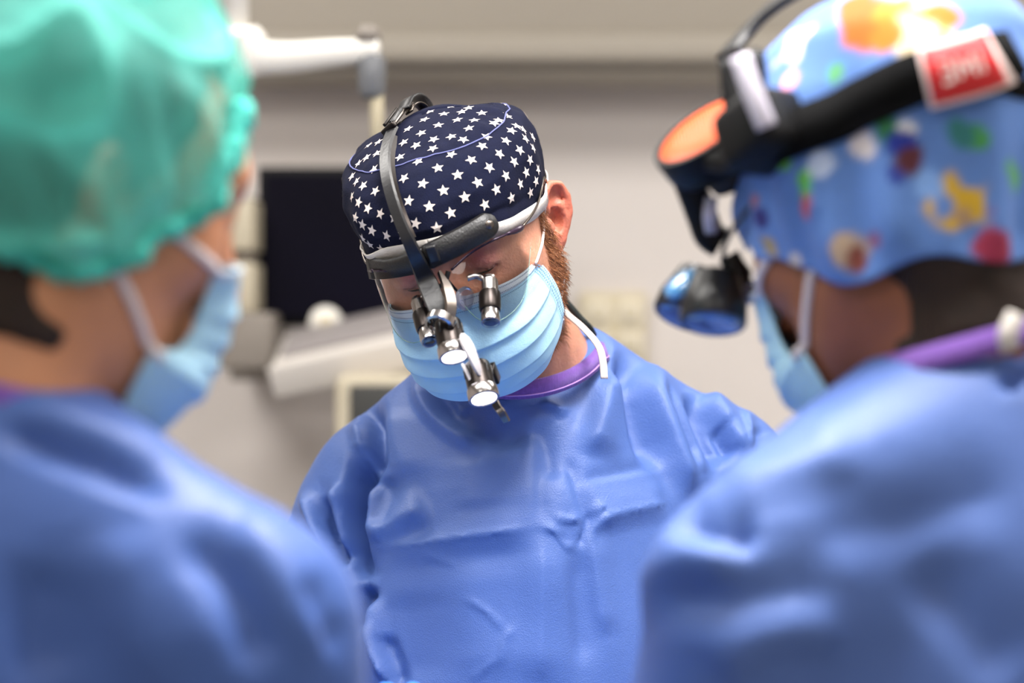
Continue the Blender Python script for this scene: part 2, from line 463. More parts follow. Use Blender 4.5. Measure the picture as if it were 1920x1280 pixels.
def cap_surface(fr, C, ax_tilt, prof, nth=160, nt=60, gather=None, kb=0.0, edge=None):
    """a cloth cap: rings around a tilted axis. prof rows: (t, half width, half length, height, shift back).
    edge(theta) adds height to the lower rim; gather(theta, t) moves the cloth in or out."""
    prof = np.array(prof, float); t = np.linspace(0, 1, nt); th = np.arange(nth) / nth * 2 * np.pi
    tt = prof[:, 0]
    def ip(k):
        # monotone smooth interpolation
        return np.interp(t, tt, prof[:, k])
    def sm(a):
        for _ in range(3): a = np.concatenate([[a[0]], (a[:-2] + 2 * a[1:-1] + a[2:]) / 4, [a[-1]]])
        return a
    a, b, z, s = [sm(ip(k)) for k in (1, 2, 3, 4)]
    T, H = np.meshgrid(t, th, indexing='ij')
    A = a[:, None]; Bq = b[:, None]
    g = gather(H, T) if gather else 0
    X = (A + g) * np.sin(H); Y = (Bq + g) * np.cos(H) - s[:, None]; Z = z[:, None] * (1 - kb * np.clip(-np.cos(H), 0, 1) ** 1.5)
    if edge: Z = Z + edge(H) * (1 - T) ** 2
    P = np.stack([X, Y, Z], -1)
    ct, st = math.cos(math.radians(ax_tilt)), math.sin(math.radians(ax_tilt))   # tilt the cap backwards
    Y2 = P[..., 1] * ct - P[..., 2] * st; Z2 = P[..., 1] * st + P[..., 2] * ct
    P = np.stack([P[..., 0], Y2, Z2], -1) + np.asarray(C)
    V = fr.w(P.reshape(-1, 3)); F = []
    for i in range(nt - 1):
        for j in range(nth):
            F.append((i * nth + j, (i + 1) * nth + j, (i + 1) * nth + (j + 1) % nth, i * nth + (j + 1) % nth))
    apex = len(V); V = np.vstack([V, V[-nth:].mean(0)])
    for j in range(nth): F.append(((nt - 1) * nth + j, apex, (nt - 1) * nth + (j + 1) % nth))
    return V, F, (T, H)
def solidify(o, th):
    md = o.modifiers.new('thickness', 'SOLIDIFY'); md.thickness = th; md.offset = -1
    return o

# ================================================================== the surgeon in the middle
FC = Frame(head_frame(6.5, 30, 16.5), (-.0380, 2.157, CZ + .0835))
NECK_C = FC.l(np.array([[.022, 2.275, CZ - .035]]))[0]
def body_c(Pw, ears=(1, -1)):
    p = FC.l(Pw)
    return head_sdf(p, ears=ears, neck=([(0, -.028, -.02), NECK_C * .5 + np.array([0, -.028, -.02]) * .5, NECK_C, NECK_C + FC.l(np.array([FC.o + [0, .0, -.15]]))[0]], [.053, .051, .060, .12]))
VB, FB = sdf_mesh(body_c, (-.22, 1.95, CZ - .28), (.26, 2.45, CZ + .26), .0024)
person_c = thing('person', (0.0, 2.22, 0.0), 'person in blue gown and navy star-print cap, head bowed, at the centre', 'person', 'surgical team')
pl = FC.l(VB)
skin = skin_colours(pl, srgb(206, 146, 120), srgb(200, 116, 94), srgb(190, 114, 110))
# beard pigment over jaw, chin and sideburn
def beard_mask(pl):
    ap = np.abs(pl[:, 0]); y, z = pl[:, 1], pl[:, 2]
    jaw_ = np.clip((.016 - z) / .022, 0, 1) * np.clip((.126 + z + .10 * np.clip(y, -.03, .1)) / .02, 0, 1) * np.clip((y + .006 + .45 * np.clip(-z - .045, 0, .06)) / .012, 0, 1) * np.clip((.036 - np.clip(z + .035, 0, 1) * .35 - y) / .008 + 2.0 * (z < -.035), 0, 1)
    burn = np.clip((.012 - np.abs(y - .012)) / .006, 0, 1) * (z > -.04) * np.clip((.052 - z) / .01, 0, 1) * (ap > .05)
    return np.clip(np.maximum(jaw_, burn), 0, 1) * (ap < .0785)
bmk = beard_mask(pl)
skin = skin * (1 - .72 * bmk[:, None]) + np.array(srgb(112, 68, 42)) * .72 * bmk[:, None]
m_skin = mat('skin_fair', rough=.42, attr='Col', noise=(90, .10), sss=.25, bump=[('noise', 420, .0006)], spec=.4)
body = mesh_obj('body', VB, FB, m_skin, person_c, col=skin)
NB_ = vnormals(VB, FB)
hitB = Hit(VB, FB)
# ---- gown of the surgeon
NRC = np.array([.007, 2.252, -.004])                     # neck ring: centre, axis and its two half axes
NRN = np.array([-.054, -.485, .873]); NRN /= np.linalg.norm(NRN)
NR1 = np.array([1., 0, .06]); NR1 -= NRN * (NR1 @ NRN); NR1 /= np.linalg.norm(NR1); NR2 = np.cross(NR1, NRN)
def gown_c(Pw):
    p = Pw - np.array([0, 0, CZ])
    d = ell(p, (.012, 2.275, -.24), (.195, .118, .22))
    d = smin(d, ell(p, (.005, 2.235, -.50), (.190, .135, .30)), .10)
    d = smin(d, cap(p, (.0, 2.27, -.62), (0, 2.30, -1.08), .165, .21), .10)
    # trapezius and shoulders, the picture's right one higher
    d = smin(d, cap(p, (.050, 2.285, -.045), (.200, 2.315, -.120), .056, .054), .05)
    d = smin(d, cap(p, (-.010, 2.285, -.055), (-.128, 2.300, -.128), .056, .054), .05)
    d = smin(d, cap(p, (.014, 2.275, -.07), (.012, 2.245, -.16), .075, .09), .06)
    # loose sleeves: upper arm, forearm towards the table
    d = smin(d, chain(p, [(.200, 2.32, -.142), (.315, 2.26, -.38), (.16, 1.98, -.44)], [.062, .082, .055]), .045)
    d = smin(d, chain(p, [(-.148, 2.300, -.186), (-.262, 2.22, -.40), (-.14, 2.03, -.400)], [.062, .082, .045]), .045)
    # neck opening
    q = p - NRC; ax_ = q @ NRN
    e = np.sqrt((q @ NR1) ** 2 / .081 ** 2 + (q @ NR2) ** 2 / .094 ** 2); rad = (e - 1) * .085
    d = smax(d, -np.maximum(rad, -ax_ - .004), .008)
    return d
VG, FG = sdf_mesh(gown_c, (-.45, 1.86, CZ - 1.32), (.47, 2.62, CZ + .06), .0064, newton=2, sub=1)
NG = vnormals(VG, FG)
big = vnoise(VG, 9, 3) * .0035 + vnoise(VG, 22, 4) * .0016
VG = VG + NG * big[:, None]
ST_C = [
 # right shoulder, folds fanning from the neck
 ([(1198, 672), (1233, 770), (1270, 870), (1298, 945)], 10, 20), ([(1165, 645), (1178, 720), (1200, 800), (1228, 890)], -11, 19), ([(1142, 690), (1130, 760), (1100, 860)], 8, 26),
 ([(1235, 700), (1275, 790), (1312, 885)], -7, 13), ([(1228, 698), (1268, 760), (1305, 850), (1322, 895)], 6, 12), ([(1288, 730), (1320, 810), (1348, 885)], -10, 15),
 ([(1312, 735), (1350, 778), (1385, 830), (1410, 850)], 7, 14), ([(1345, 792), (1372, 860)], -7, 11), ([(1394, 765), (1404, 805), (1408, 855)], 3, 8), ([(1412, 800), (1428, 860)], -3, 12),
 # left shoulder and armhole
 ([(690, 742), (694, 800), (698, 895)], -13, 13), ([(668, 790), (673, 845)], 3, 13), ([(676, 832), (668, 900), (668, 985), (682, 1100)], -22, 17), ([(691, 885), (691, 960), (688, 1080)], 11, 12),
 ([(600, 926), (616, 990), (642, 1072)], -15, 12), ([(640, 900), (628, 960), (650, 1045)], 8, 12), ([(570, 915), (590, 985), (628, 1055)], 6, 12), ([(535, 950), (545, 1010), (592, 1058)], -6, 11),
 ([(718, 885), (713, 940), (705, 995)], -6, 19), ([(692, 1020), (730, 990), (810, 945)], 7, 24), ([(690, 1090), (676, 1130), (672, 1190)], -13, 13), ([(684, 1100), (700, 1200), (740, 1300)], 9, 13), ([(714, 1185), (754, 1295)], -7, 9),
 # neckline drape
 ([(786, 696), (800, 760), (850, 808), (915, 840)], 11, 17), ([(815, 722), (850, 782), (930, 820), (1015, 800)], -12, 24), ([(842, 735), (868, 778)], 5, 9),
 ([(1000, 785), (1028, 840), (1034, 905)], -6, 19), ([(1012, 752), (1045, 765), (1062, 780)], 4, 8), ([(740, 760), (745, 830), (760, 900)], 5, 26),
 # packing creases across and down the chest
 ([(688, 1034), (830, 1014), (930, 999), (1016, 988)], 6, 30), ([(688, 1034), (830, 1014), (930, 999), (1016, 988)], 1.6, 4), ([(1105, 978), (1165, 962), (1255, 943)], 5, 24), ([(1105, 978), (1165, 962), (1255, 943)], 1.2, 4),
 ([(1014, 985), (1014, 1150), (1012, 1310)], 6, 32), ([(1014, 985), (1014, 1150), (1012, 1310)], 1.2, 4), ([(1011, 800), (1015, 990)], -3, 14), ([(1108, 995), (1118, 1090), (1136, 1200)], 4.5, 16), ([(1078, 1020), (1082, 1120), (1092, 1260)], -4, 18),
 ([(1082, 902), (1150, 888), (1230, 873)], -2.2, 9), ([(1062, 850), (1085, 930), (1100, 985)], -3, 10), ([(1150, 960), (1110, 990), (1090, 1030)], 2.4, 7),
 ([(1014, 986), (1042, 998), (1062, 1022), (1080, 1032)], 3, 7), ([(1106, 955), (1096, 1000), (1082, 1028)], -3.4, 7), ([(1038, 966), (1060, 976), (1092, 972)], 2.4, 6), ([(1110, 965), (1132, 945)], 2.2, 6), ([(1048, 1000), (1066, 1024)], -2.6, 5),
 ([(870, 1120), (915, 1150), (948, 1188)], 1.6, 5), ([(964, 1170), (944, 1205), (936, 1255)], 1.8, 5), ([(934, 1230), (878, 1278)], 1.4, 5), ([(790, 1040), (860, 1062)], 1.2, 7),
 ([(760, 880), (780, 960), (800, 1030)], -3.5, 40), ([(880, 850), (890, 960)], 3, 45), ([(760, 1100), (770, 1290)], -4, 45), ([(880, 1030), (890, 1290)], 4, 70),
]
VG = folds(VG, NG, [(L, a * (1.8 if i < 23 else 1.15), w) for i, (L, a, w) in enumerate(ST_C)])
VG = VG[:]
m_gown = mat('gown_nonwoven', srgb(78, 106, 170), .48, noise=(9, .04), bump=[('voronoi', 800, .00022), ('noise', 40, .0006)], spec=.5)
gown = mesh_obj('gown', VG, FG, m_gown, person_c, label='creased blue nonwoven surgical gown')
hitG = Hit(VG, FG)

# ---- purple scrub collar round the neck
m_purple = mat('purple_rib', srgb(128, 84, 178), .8, noise=(300, .12), bump=[('wave', 260, .0006)], sheen=.2)
m_purple2 = mat('purple_stitch', srgb(196, 150, 220), .8)
ang = np.arange(120) / 120 * 2 * np.pi
ring = np.array([0, 0, CZ]) + NRC + np.cos(ang)[:, None] * NR1 * .079 + np.sin(ang)[:, None] * NR2 * .092 + NRN * .006
ring[:, 2] = np.where(ring[:, 2] > CZ - .012, CZ - .012 + .15 * (ring[:, 2] - CZ + .012), ring[:, 2])
nrm = np.cos(ang)[:, None] * NR1 + np.sin(ang)[:, None] * NR2 + NRN * .35; nrm /= np.linalg.norm(nrm, axis=1, keepdims=True)
def closed_band(mb, P, Nn, w, th):
    P = np.vstack([P, P[:1]]); Nn = np.vstack([Nn, Nn[:1]]); return mb.ribbon(P, Nn, w, th)
collar = closed_band(MB(), ring, nrm, .0088, .003).build('scrub_collar', m_purple, person_c, label='purple ribbed scrub collar')
T_ = np.gradient(ring, axis=0); T_ /= np.linalg.norm(T_, axis=1, keepdims=True); S_ = np.cross(T_, nrm)
if S_[20][2] > 0: S_ = -S_
st = ring + S_ * .0048 + nrm * .003
MB().tube(np.vstack([st, st[:1]]), .0007, n=6, caps=False).build('stitching', m_purple2, collar)

# ---- star-print cap
def cap_gather_c(H, T):
    TS = .76 - .11 * np.sin(H) ** 2
    seam = np.exp(-((T - TS) / .035) ** 2)
    cr = np.clip((T - TS) / .08, 0, 1) * np.clip((1.0 - T) / .3, 0, 1)
    side = np.clip(T / .2, 0, 1) * np.clip((.8 - T) / .2, 0, 1)
    return -.0022 * seam + cr * (.0020 * np.sin(17 * H + 3 * np.sin(2 * H)) + .0014 * np.sin(29 * H + 1)) + side * (.0010 * np.sin(9 * H + 2) + .0008 * np.sin(15 * H))
CAPC = (0, -.003, .041)
prof_c = [(0, .0815, .1110, .000, 0), (.2, .0875, .1125, .020, .001), (.4, .0900, .1080, .042, .004), (.55, .0850, .0985, .058, .008), (.68, .0730, .0870, .069, .012), (.78, .0590, .0730, .0755, .015), (.87, .0420, .0540, .080, .018), (.94, .0250, .0320, .082, .021), (1, .004, .005, .083, .022)]
CV, CF, (CT, CH) = cap_surface(FC, CAPC, 1, prof_c, 220, 90, cap_gather_c, kb=.34, edge=lambda H: -.022 * np.clip(-np.cos(H), 0, 1) ** 2 - .010 * np.sin(H) ** 2 - .003 * np.sin(H) + .021 * np.clip(np.cos(H), 0, 1) ** 1.3)
cvn = vnoise(CV, 38, 5) * .0012 + vnoise(CV, 90, 6) * .0004
CF4 = np.array([f for f in CF if len(f) == 4]); CN = vnormals(CV, CF4)
if (CN * (CV - FC.w(np.array([[0, 0, .06]])))).sum() < 0: CN = -CN
CV = CV + CN * cvn[:, None]
for _ in range(3):                                       # the cloth lies on the head, never inside it
    CV = CV + CN * np.clip(.0035 - body_c(CV, ()), 0, .02)[:, None]
m_navy = mat('navy_cotton', srgb(11, 15, 38), .9, noise=(160, .14), bump=[('noise', 900, .0004)], spec=.2)
m_star = mat('star_print', srgb(214, 202, 194), .85, noise=(600, .05))
m_band = mat('white_tape', srgb(196, 190, 184), .8, noise=(120, .06), bump=[('noise', 700, .0004)])
m_seam = mat('seam_thread', srgb(96, 100, 150), .8)
scap = mesh_obj('surgical_cap', CV, CF, m_navy, person_c, recalc=True, label='navy cotton cap printed with white stars'); solidify(scap, .0012)
hitC = Hit(CV, CF)
nth = 220
# printed stars, seated on the cloth
ZS = [(755,192),(845,232),(718,267),(625,230),(605,320),(517,292),(488,382),(570,402),(688,362),(805,343),(922,288),(958,234),(1008,187),(920,152),(795,145),(875,178),(1088,254),(1122,234),(1180,208),(885,363),(682,422),(1038,345),(1010,405),(1168,370),(1205,303),(1240,272),(1283,295),(1298,355),(1345,345),(1260,432),(1350,418),(805,463),(937,498),(1125,457),(583,510),(463,480),(715,552),(1057,548),(1222,510),(1328,497),(847,597),(490,620),(615,656),(980,648),(1168,603),(1302,580),(1382,560),(752,702),(1103,694),(1262,658),(1368,640),(895,745),(522,770),(658,808),(800,850),(1027,795),(1205,750),(1330,715),(568,920),(708,950),(255,402),(240,483),(187,522),(320,380),(308,455),(290,560),(143,608),(173,642),(218,670),(300,706),(143,742),(187,780),(250,820),(333,856),(165,882),(213,928),(277,967),(375,1002),(425,885),(340,1090),(262,1060),(215,1020),(590,180),(660,178),(480,1000)]
stars = []
for zx, zy in ZS:
    p, n = hitC.px(620 + zx / 3.556, 160 + zy / 3.556)
    if p is None: continue
    stars.append((p, n))
# the lattice runs on round the sides and back of the cap
pts = np.array([s[0] for s in stars])
for i in range(5, 86, 8):
    rr = np.linalg.norm(CV[i * nth] - CV[i * nth + nth // 2]) / 2
    k = max(3, int(2 * math.pi * rr / .027))
    for j in range(k):
        v = i * nth + int((j + (i // 8 % 2) * .5) / k * nth) % nth
        view = CV[v] - np.array([0, 0, CZ]); view /= np.linalg.norm(view)
        if CN[v] @ view < .02: continue
        stars.append((CV[v], CN[v]))
def star_mesh(lst, R, seat):
    mb = MB(); upl = FC.d(np.array([0, 0, 1.]))
    for k, (p, n) in enumerate(lst):
        n = n / np.linalg.norm(n); u = upl + .25 * FC.d(np.array([1., 0, 0])); u = u - n * (u @ n)
        if np.linalg.norm(u) < .2: u = np.cross(n, [1, 0, 0.])
        u /= np.linalg.norm(u); v = np.cross(u, n); a0 = rng.uniform(-.12, .12)
        V = []
        for q, rad in [(0, 0)] + [(i, R if i % 2 == 0 else R * .43) for i in range(10)]:
            a = a0 + q * math.pi / 5; w = p + (u * math.cos(a) + v * math.sin(a)) * rad
            s_, n_ = seat.near(w); 
            if n_ @ n < 0: n_ = -n_
            V.append(s_ + n_ * .0005)
        mb.add(V, [(0, 1 + i, 1 + (i + 1) % 10) for i in range(10)])
    return mb
o = star_mesh(stars, .0054, hitC).build('star_print', m_star, scap, smooth=False); o['kind'] = 'stuff'
# top stitching at the seam between side and crown
hh = np.arange(nth) / nth * 2 * np.pi; rowi = np.round((.76 - .11 * np.sin(hh) ** 2) * 89).astype(int) * nth + np.arange(nth)
sm_ = CV[rowi] + CN[rowi] * .0004
sm_ = sm_ + FC.d(np.array([0, 0, 1.])) * (.003 * np.sin(np.arange(nth) / nth * 2 * np.pi * 5 + .6))[:, None]
for _ in range(5): sm_ = (np.roll(sm_, 1, 0) + 2 * sm_ + np.roll(sm_, -1, 0)) / 4
sm_ = np.array([hitC.near(q, 0)[0] for q in sm_]); sm_ = sm_ + (sm_ - FC.w(np.array([[0, -.02, .06]]))) / np.linalg.norm(sm_ - FC.w(np.array([[0, -.02, .06]])), axis=1, keepdims=True) * .0006
MB().tube(np.vstack([sm_, sm_[:1]]), .0007, n=6, caps=False).build('seam', m_seam, scap)
# white binding along the lower rim
i0 = 3; rim = CV[i0 * nth:(i0 + 1) * nth] + CN[i0 * nth:(i0 + 1) * nth] * .0006; rn = CN[i0 * nth:(i0 + 1) * nth]
rim = rim + FC.d(np.array([0, 0, -.004]))
closed_band(MB(), rim, rn, .0068, .0012).build('cap_band', m_band, scap, label='white binding tape along the cap rim')
# loose white tie end falling over the collar
tie = spline(np.array([W(1040, 560, 2.21), W(1062, 588, 2.20), W(1090, 612, 2.18), W(1118, 643, 2.16), W(1129, 670, 2.15), W(1133, 710, 2.145)]), 40)
MB().ribbon(tie, np.array([.45, -1, .35]), .0036, .0014).build('tie', mat('tie_cloth', srgb(222, 204, 194), .85, bump=[('noise', 600, .0005)]), scap, label='white cloth tie end hanging over the shoulder')
# ---- surgical mask of the surgeon
def mask_grid(fr, mid, side, nu=61, nv=61, puff=2.2, pleats=(), pdepth=.003, chinpull=0):
    """cloth between two side edges, over the nose and round the chin. mid: centre line, side: edge line (head coordinates, wearer's left)"""
    mid = spline(mid, nv); side = spline(side, nv); u = np.linspace(-1, 1, nu)
    P = np.zeros((nv, nu, 3))
    for i in range(nv):
        s_ = side[i]; m_ = mid[i]; a = np.abs(u)
        P[i, :, 0] = s_[0] * np.sign(u) * np.sin(a * math.pi / 2 * .98) ** 1.0 * (1 / math.sin(math.pi / 2 * .98))
        k = 1 - np.cos(a * math.pi / 2) ** (puff / 2.2)
        k = a ** puff
        P[i, :, 1] = m_[1] + (s_[1] - m_[1]) * k
        P[i, :, 2] = m_[2] + (s_[2] - m_[2]) * a ** 1.6
    v = np.linspace(0, 1, nv)
    # pleats: each panel stands proud and tucks under the one above
    D = np.zeros(nv)
    for c in pleats:
        D += pdepth * np.clip(1 - (c - v) / .12, 0, 1) * (v < c)
    edge = (1 - np.abs(u) ** 6)[None, :]
    N = np.zeros_like(P); N[..., 0] = P[..., 0] * 8; N[..., 1] = 1; N[..., 2] = 0
    N /= np.linalg.norm(N, axis=-1, keepdims=True)
    P += N * (D[:, None] * edge)[..., None]
    return P
def grid_faces(nv, nu):
    return [(i * nu + j, i * nu + j + 1, (i + 1) * nu + j + 1, (i + 1) * nu + j) for i in range(nv - 1) for j in range(nu - 1)]
m_mask = mat('mask_blue', srgb(176, 220, 242), .75, noise=(40, .03), bump=[('noise', 900, .0003), ('noise', 45, .0015)], translucent=.12, sheen=.1)
m_maskw = mat('mask_white_edge', srgb(222, 232, 240), .8, bump=[('noise', 800, .0003)], translucent=.1)
m_stitch = mat('mask_stitch', srgb(84, 122, 160), .8)
m_loop = mat('ear_loop_elastic', srgb(226, 216, 214), .8, bump=[('noise', 1500, .0003)])
MIDC = [(0, .117, .012), (0, .130, -.010), (0, .139, -.036), (0, .136, -.060), (0, .124, -.082), (0, .098, -.101)]
SIDC = [(.066, .062, .000), (.071, .050, -.012), (.074, .045, -.032), (.073, .043, -.053), (.069, .043, -.068), (.052, .054, -.092)]
def build_mask(fr, parent, mid, side, pleats, seed, stitches=True, label=None, nu=61, nv=91):
    P = mask_grid(fr, mid, side, nu, nv, pleats=pleats)
    Vl = P.reshape(-1, 3); Vw = fr.w(Vl); Vw = Vw + fr.d(np.array([0, 1., 0])) * (vnoise(Vw, 45, seed) * .0016)[:, None]
    Fm = grid_faces(nv, nu)
    o = mesh_obj('face_mask', Vw, Fm, m_mask, parent, recalc=True, label=label); solidify(o, .0012)
    G = Vw.reshape(nv, nu, 3)
    Nn = vnormals(Vw, np.array(Fm)).reshape(nv, nu, 3)
    if (Nn[nv // 2, nu // 2] @ fr.d(np.array([0, 1., 0]))) < 0: Nn = -Nn
    # white folded strip along the top edge
    k = max(2, nv // 11)
    strip = (G[:k] + Nn[:k] * .0009).reshape(-1, 3)
    e = mesh_obj('top_edge', strip, grid_faces(k, nu), m_maskw, o, recalc=True, label='white folded top edge'); solidify(e, .0005)
    if stitches:
        mb = MB()
        def dash(a, b, n, w):
            t = b - a; s_ = np.cross(t, n); s_ /= np.linalg.norm(s_) + 1e-12
            q = [a - s_ * w, a + s_ * w, b + s_ * w, b - s_ * w]; mb.add([x + n * .0016 for x in q], [(0, 1, 2, 3)])
        for row in (2, k - 2, k + 1):                                   # embossed rows under the top edge
            L = G[row]; 
            for j in range(1, nu - 2):
                for f in (0.0, .5):
                    a = L[j] * (1 - f) + L[j + 1] * f; b = a + (L[j + 1] - L[j]) * .28; dash(a, b, Nn[row, j], .00035)
        for sj in (1, 2, 3):                                            # welds down both sides
            for j in (sj, nu - 1 - sj):
                for i in range(k, nv - 14, 2):
                    a = G[i, j]; b = a + (G[i, j + (1 if j < nu // 2 else -1)] - a) * .5; dash(a, b, Nn[i, j], .0005)
        st_ = mb.build('weld_marks', m_stitch, o, smooth=False); st_['kind'] = 'stuff'
    return o, G, Nn
mask, MG, MN = build_mask(FC, person_c, MIDC, SIDC, (.36, .52, .68, .82), 11, label='pleated light blue surgical mask over nose and chin')
nv_, nu_ = MG.shape[:2]
def press(P, off):
    """lay a thin band on the skin"""
    return np.array([q if body_c(q[None])[0] > .012 else hitB.near(q, off)[0] for q in P])
loopU = press(spline(np.array([MG[1, -2], *[hitB.px(x, y, .0016)[0] for x, y in [(1010, 470), (1016, 430), (1021, 390)]], *[FC.w(q) for q in [(.0815, -.004, .042), (.0805, -.018, .030), (.077, -.022, .0)]]]), 60), .0015)
MB().tube(loopU, .0013, n=8).build('ear_loop', m_loop, mask)
loopL = spline(np.array([MG[nv_ - 20, -2], hitB.px(1042, 596, .001)[0], FC.w(np.array([.0735, -.004, -.040])), FC.w(np.array([.073, -.022, -.012]))]), 30)
loopL[4:] = np.array([hitB.near(q, .0006)[0] for q in loopL[4:]])
for _ in range(4): loopL[1:-1] = (loopL[:-2] + 2 * loopL[1:-1] + loopL[2:]) / 4
MB().tube(loopL, .0013, n=8).build('ear_loop', m_loop, mask)
loopR = spline(np.array([MG[1, 1], *[FC.w(q) for q in [(-.078, .028, .018), (-.0815, .008, .040), (-.081, -.014, .034), (-.079, -.022, 0), (-.0775, -.008, -.03)]], MG[nv_ - 22, 1]]), 50)
MB().tube(loopR, .0013, n=8).build('ear_loop', m_loop, mask)

# ---- beard, sideburns and lashes as hair
m_beard = mat('beard_hair', srgb(152, 96, 57), .55, noise=(200, .35))
m_lash = mat('lash_hair', srgb(40, 26, 22), .6)
def hair(name, V, N, w, count, length, rad, m, parent, bias, spread=.5, seed=1):
    r = np.random.default_rng(seed); idx = r.choice(len(V), count, p=w / w.sum()); mb = MB()
    VV = []; FF = []; n = 0
    for i in idx:
        p = V[i] + r.normal(size=3) * .0012; nn = N[i]; d = nn * r.uniform(.3, .8) + np.asarray(bias) + r.normal(size=3) * spread * .5
        d /= np.linalg.norm(d); L = length * r.uniform(.5, 1.3); c = np.cross(d, r.normal(size=3)); c /= np.linalg.norm(c)
        q = p + d * L * .5; d2 = d + np.asarray(bias) * .6 + r.normal(size=3) * .3; d2 /= np.linalg.norm(d2); e = q + d2 * L * .5
        c2 = np.cross(c, d)
        VV += [p - nn * .001 + c * rad, p - nn * .001 - c * rad * .5 + c2 * rad, p - nn * .001 - c * rad * .5 - c2 * rad, q + c * rad * .8, q - c * rad * .4 + c2 * rad * .8, q - c * rad * .4 - c2 * rad * .8, e]
        FF += [(n, n + 1, n + 4, n + 3), (n + 1, n + 2, n + 5, n + 4), (n + 2, n, n + 3, n + 5), (n + 3, n + 4, n + 6), (n + 4, n + 5, n + 6), (n + 5, n + 3, n + 6)]; n += 7
    o = mesh_obj(name, VV, FF, m, parent); o['kind'] = 'stuff'
    return o
wv = bmk * (pl[:, 0] > -.08)
hair('beard', VB, NB_, wv, 8000, .0085, .00026, m_beard, person_c, FC.d(np.array([0, .2, -.75])), seed=3).__setitem__('label', 'short reddish brown beard')
for s in (1, -1):
    lp = spline(np.array([(s * .017, .0915, .0185), (s * .026, .0925, .0165), (s * .036, .0900, .0160), (s * .047, .0805, .0180)]), 16)
    lw = np.array([hitB.near(q, .0006)[0] for q in FC.w(lp)])[:13]
    for _ in range(3): lw[1:-1] = (lw[:-2] + 2 * lw[1:-1] + lw[2:]) / 4
    mbl = MB().tube(lw, [.0003] + [.0008] * 9 + [.0006, .0004, .0002], n=8)
    for q in lw[2:-5]:
        for _ in range(3): mbl.tube([q, q + FC.d(np.array([s * .002 * rng.uniform(-.5, 1), .0030, -.0032])) * rng.uniform(.7, 1.2)], [.00022, .00008], n=4)
    mbl.build('eyelashes', m_lash, person_c)
# ---- headlight worn by the surgeon
hitH = Hit(np.vstack([VB, CV]), [tuple(f) for f in FB] + [tuple(i + len(VB) for i in f) for f in CF])
m_black = mat('black_leather', srgb(27, 26, 27), .42, noise=(80, .15), bump=[('noise', 500, .0004)])
m_blkpl = mat('black_plastic', srgb(30, 30, 32), .32, noise=(40, .1), bump=[('noise', 300, .0002)])
m_gun = mat('gunmetal', srgb(112, 104, 98), .28, 1.0, noise=(60, .12))
m_dkmet = mat('dark_anodised', srgb(46, 41, 39), .3, .85, noise=(80, .15))
m_chrome = mat('chrome', srgb(176, 170, 168), .2, 1.0)
m_ltgrey = mat('light_grey_plastic', srgb(190, 184, 184), .4)
m_led = mat('led_lens', srgb(255, 255, 255), .2, emit=(1.0, .97, 1.0), estr=7)
m_lensdk = mat('objective_lens', srgb(30, 34, 52), .05, coat=1.0, spec=.8)
headl = thing('surgical_headlight', FC.w(np.array([0, .1, .07])), 'black head-worn surgical light with two lit lamps over the star-print cap', 'headlight')
def seat(pts, off, hit=hitH, ray=False):
    P = []; N = []
    for q in pts:
        p, n = hit.px(q[0], q[1]); o = off if len(q) < 3 else q[2]
        if p is None:
            p = W(q[0], q[1], P[-1][1] if P else 2.1); n = N[-1] if N else np.array([0, -1., 0])
        P.append(W(q[0], q[1], p[1] - o) if ray else p + n * o); N.append(n)
    N = np.array(N)
    for _ in range(2): N[1:-1] = (N[:-2] + 2 * N[1:-1] + N[2:]) / 4
    return np.array(P), N
def pxspline(pts, n=30): return spline(np.array(pts, float), n)
# forehead pads
def smooth_path(P, N, k):
    for _ in range(k):
        P[1:-1] = (P[:-2] + 2 * P[1:-1] + P[2:]) / 4; N[1:-1] = (N[:-2] + 2 * N[1:-1] + N[2:]) / 4
    N[0] = N[1]; N[-1] = N[-2]; return P, N
P, N = smooth_path(*seat(pxspline([(698, 502, .010), (735, 501, .016), (770, 494, .018), (802, 482, .018)], 24), .01, ray=True), 30)
MB().ribbon(P, N, .0105, .005).build('forehead_pad', m_black, headl)
P, N = smooth_path(*seat(pxspline([(802, 482, .018), (835, 466, .018), (875, 446, .017), (905, 428, .015), (926, 414, .012)], 30), .01, ray=True), 30)
wd = np.full(30, .0112); wd[-5:] = [.0110, .0106, .0096, .0080, .0050]
pad = MB().ribbon(P, N, wd, .005).build('forehead_pad', m_black, headl)
nr = N[-5]; pr = P[-5]; MB().lathe(pr + nr * .004, nr, [(0, .0042), (.0012, .0040), (.0022, .0030), (.0026, .0008)], 20).build('rivet', m_gun, pad)
pr, nr = hitH.px(757, 497)
# the long arm from the buckle over the crown down between the eyes
arm_px = [(737, 243, .012), (722, 278, .016), (723, 325, .018), (735, 372, .020), (752, 420, .024), (775, 470, .034), (797, 520, .036)]
P, N = smooth_path(*seat(pxspline(arm_px, 36), .012, ray=True), 12)
low = spline(np.array([P[-1], W(808, 545, P[-1][1] - .012), W(818, 570, P[-1][1] - .020), W(826, 590, P[-1][1] - .024), W(829, 600, P[-1][1] - .022)]), 16)
Pa = np.vstack([P, low[1:]])
for _ in range(6): Pa[1:-1] = (Pa[:-2] + 2 * Pa[1:-1] + Pa[2:]) / 4
Na = np.vstack([N, np.tile(np.array([-.05, -1, .35]), (15, 1))])
Na[24:36] = Na[24:36] * np.linspace(1, 0, 12)[:, None] + np.array([-.05, -1, .35]) * np.linspace(0, 1, 12)[:, None]
for _ in range(6): Na[1:-1] = (Na[:-2] + 2 * Na[1:-1] + Na[2:]) / 4
wa = np.interp(np.linspace(0, 1, len(Pa)), [0, .15, .5, .62, .75, .9, 1], [.0055, .0052, .0056, .0066, .0088, .0086, .0066])
MB().ribbon(Pa, Na, wa, .0028).build('arm', m_blkpl, headl, sharp=50)
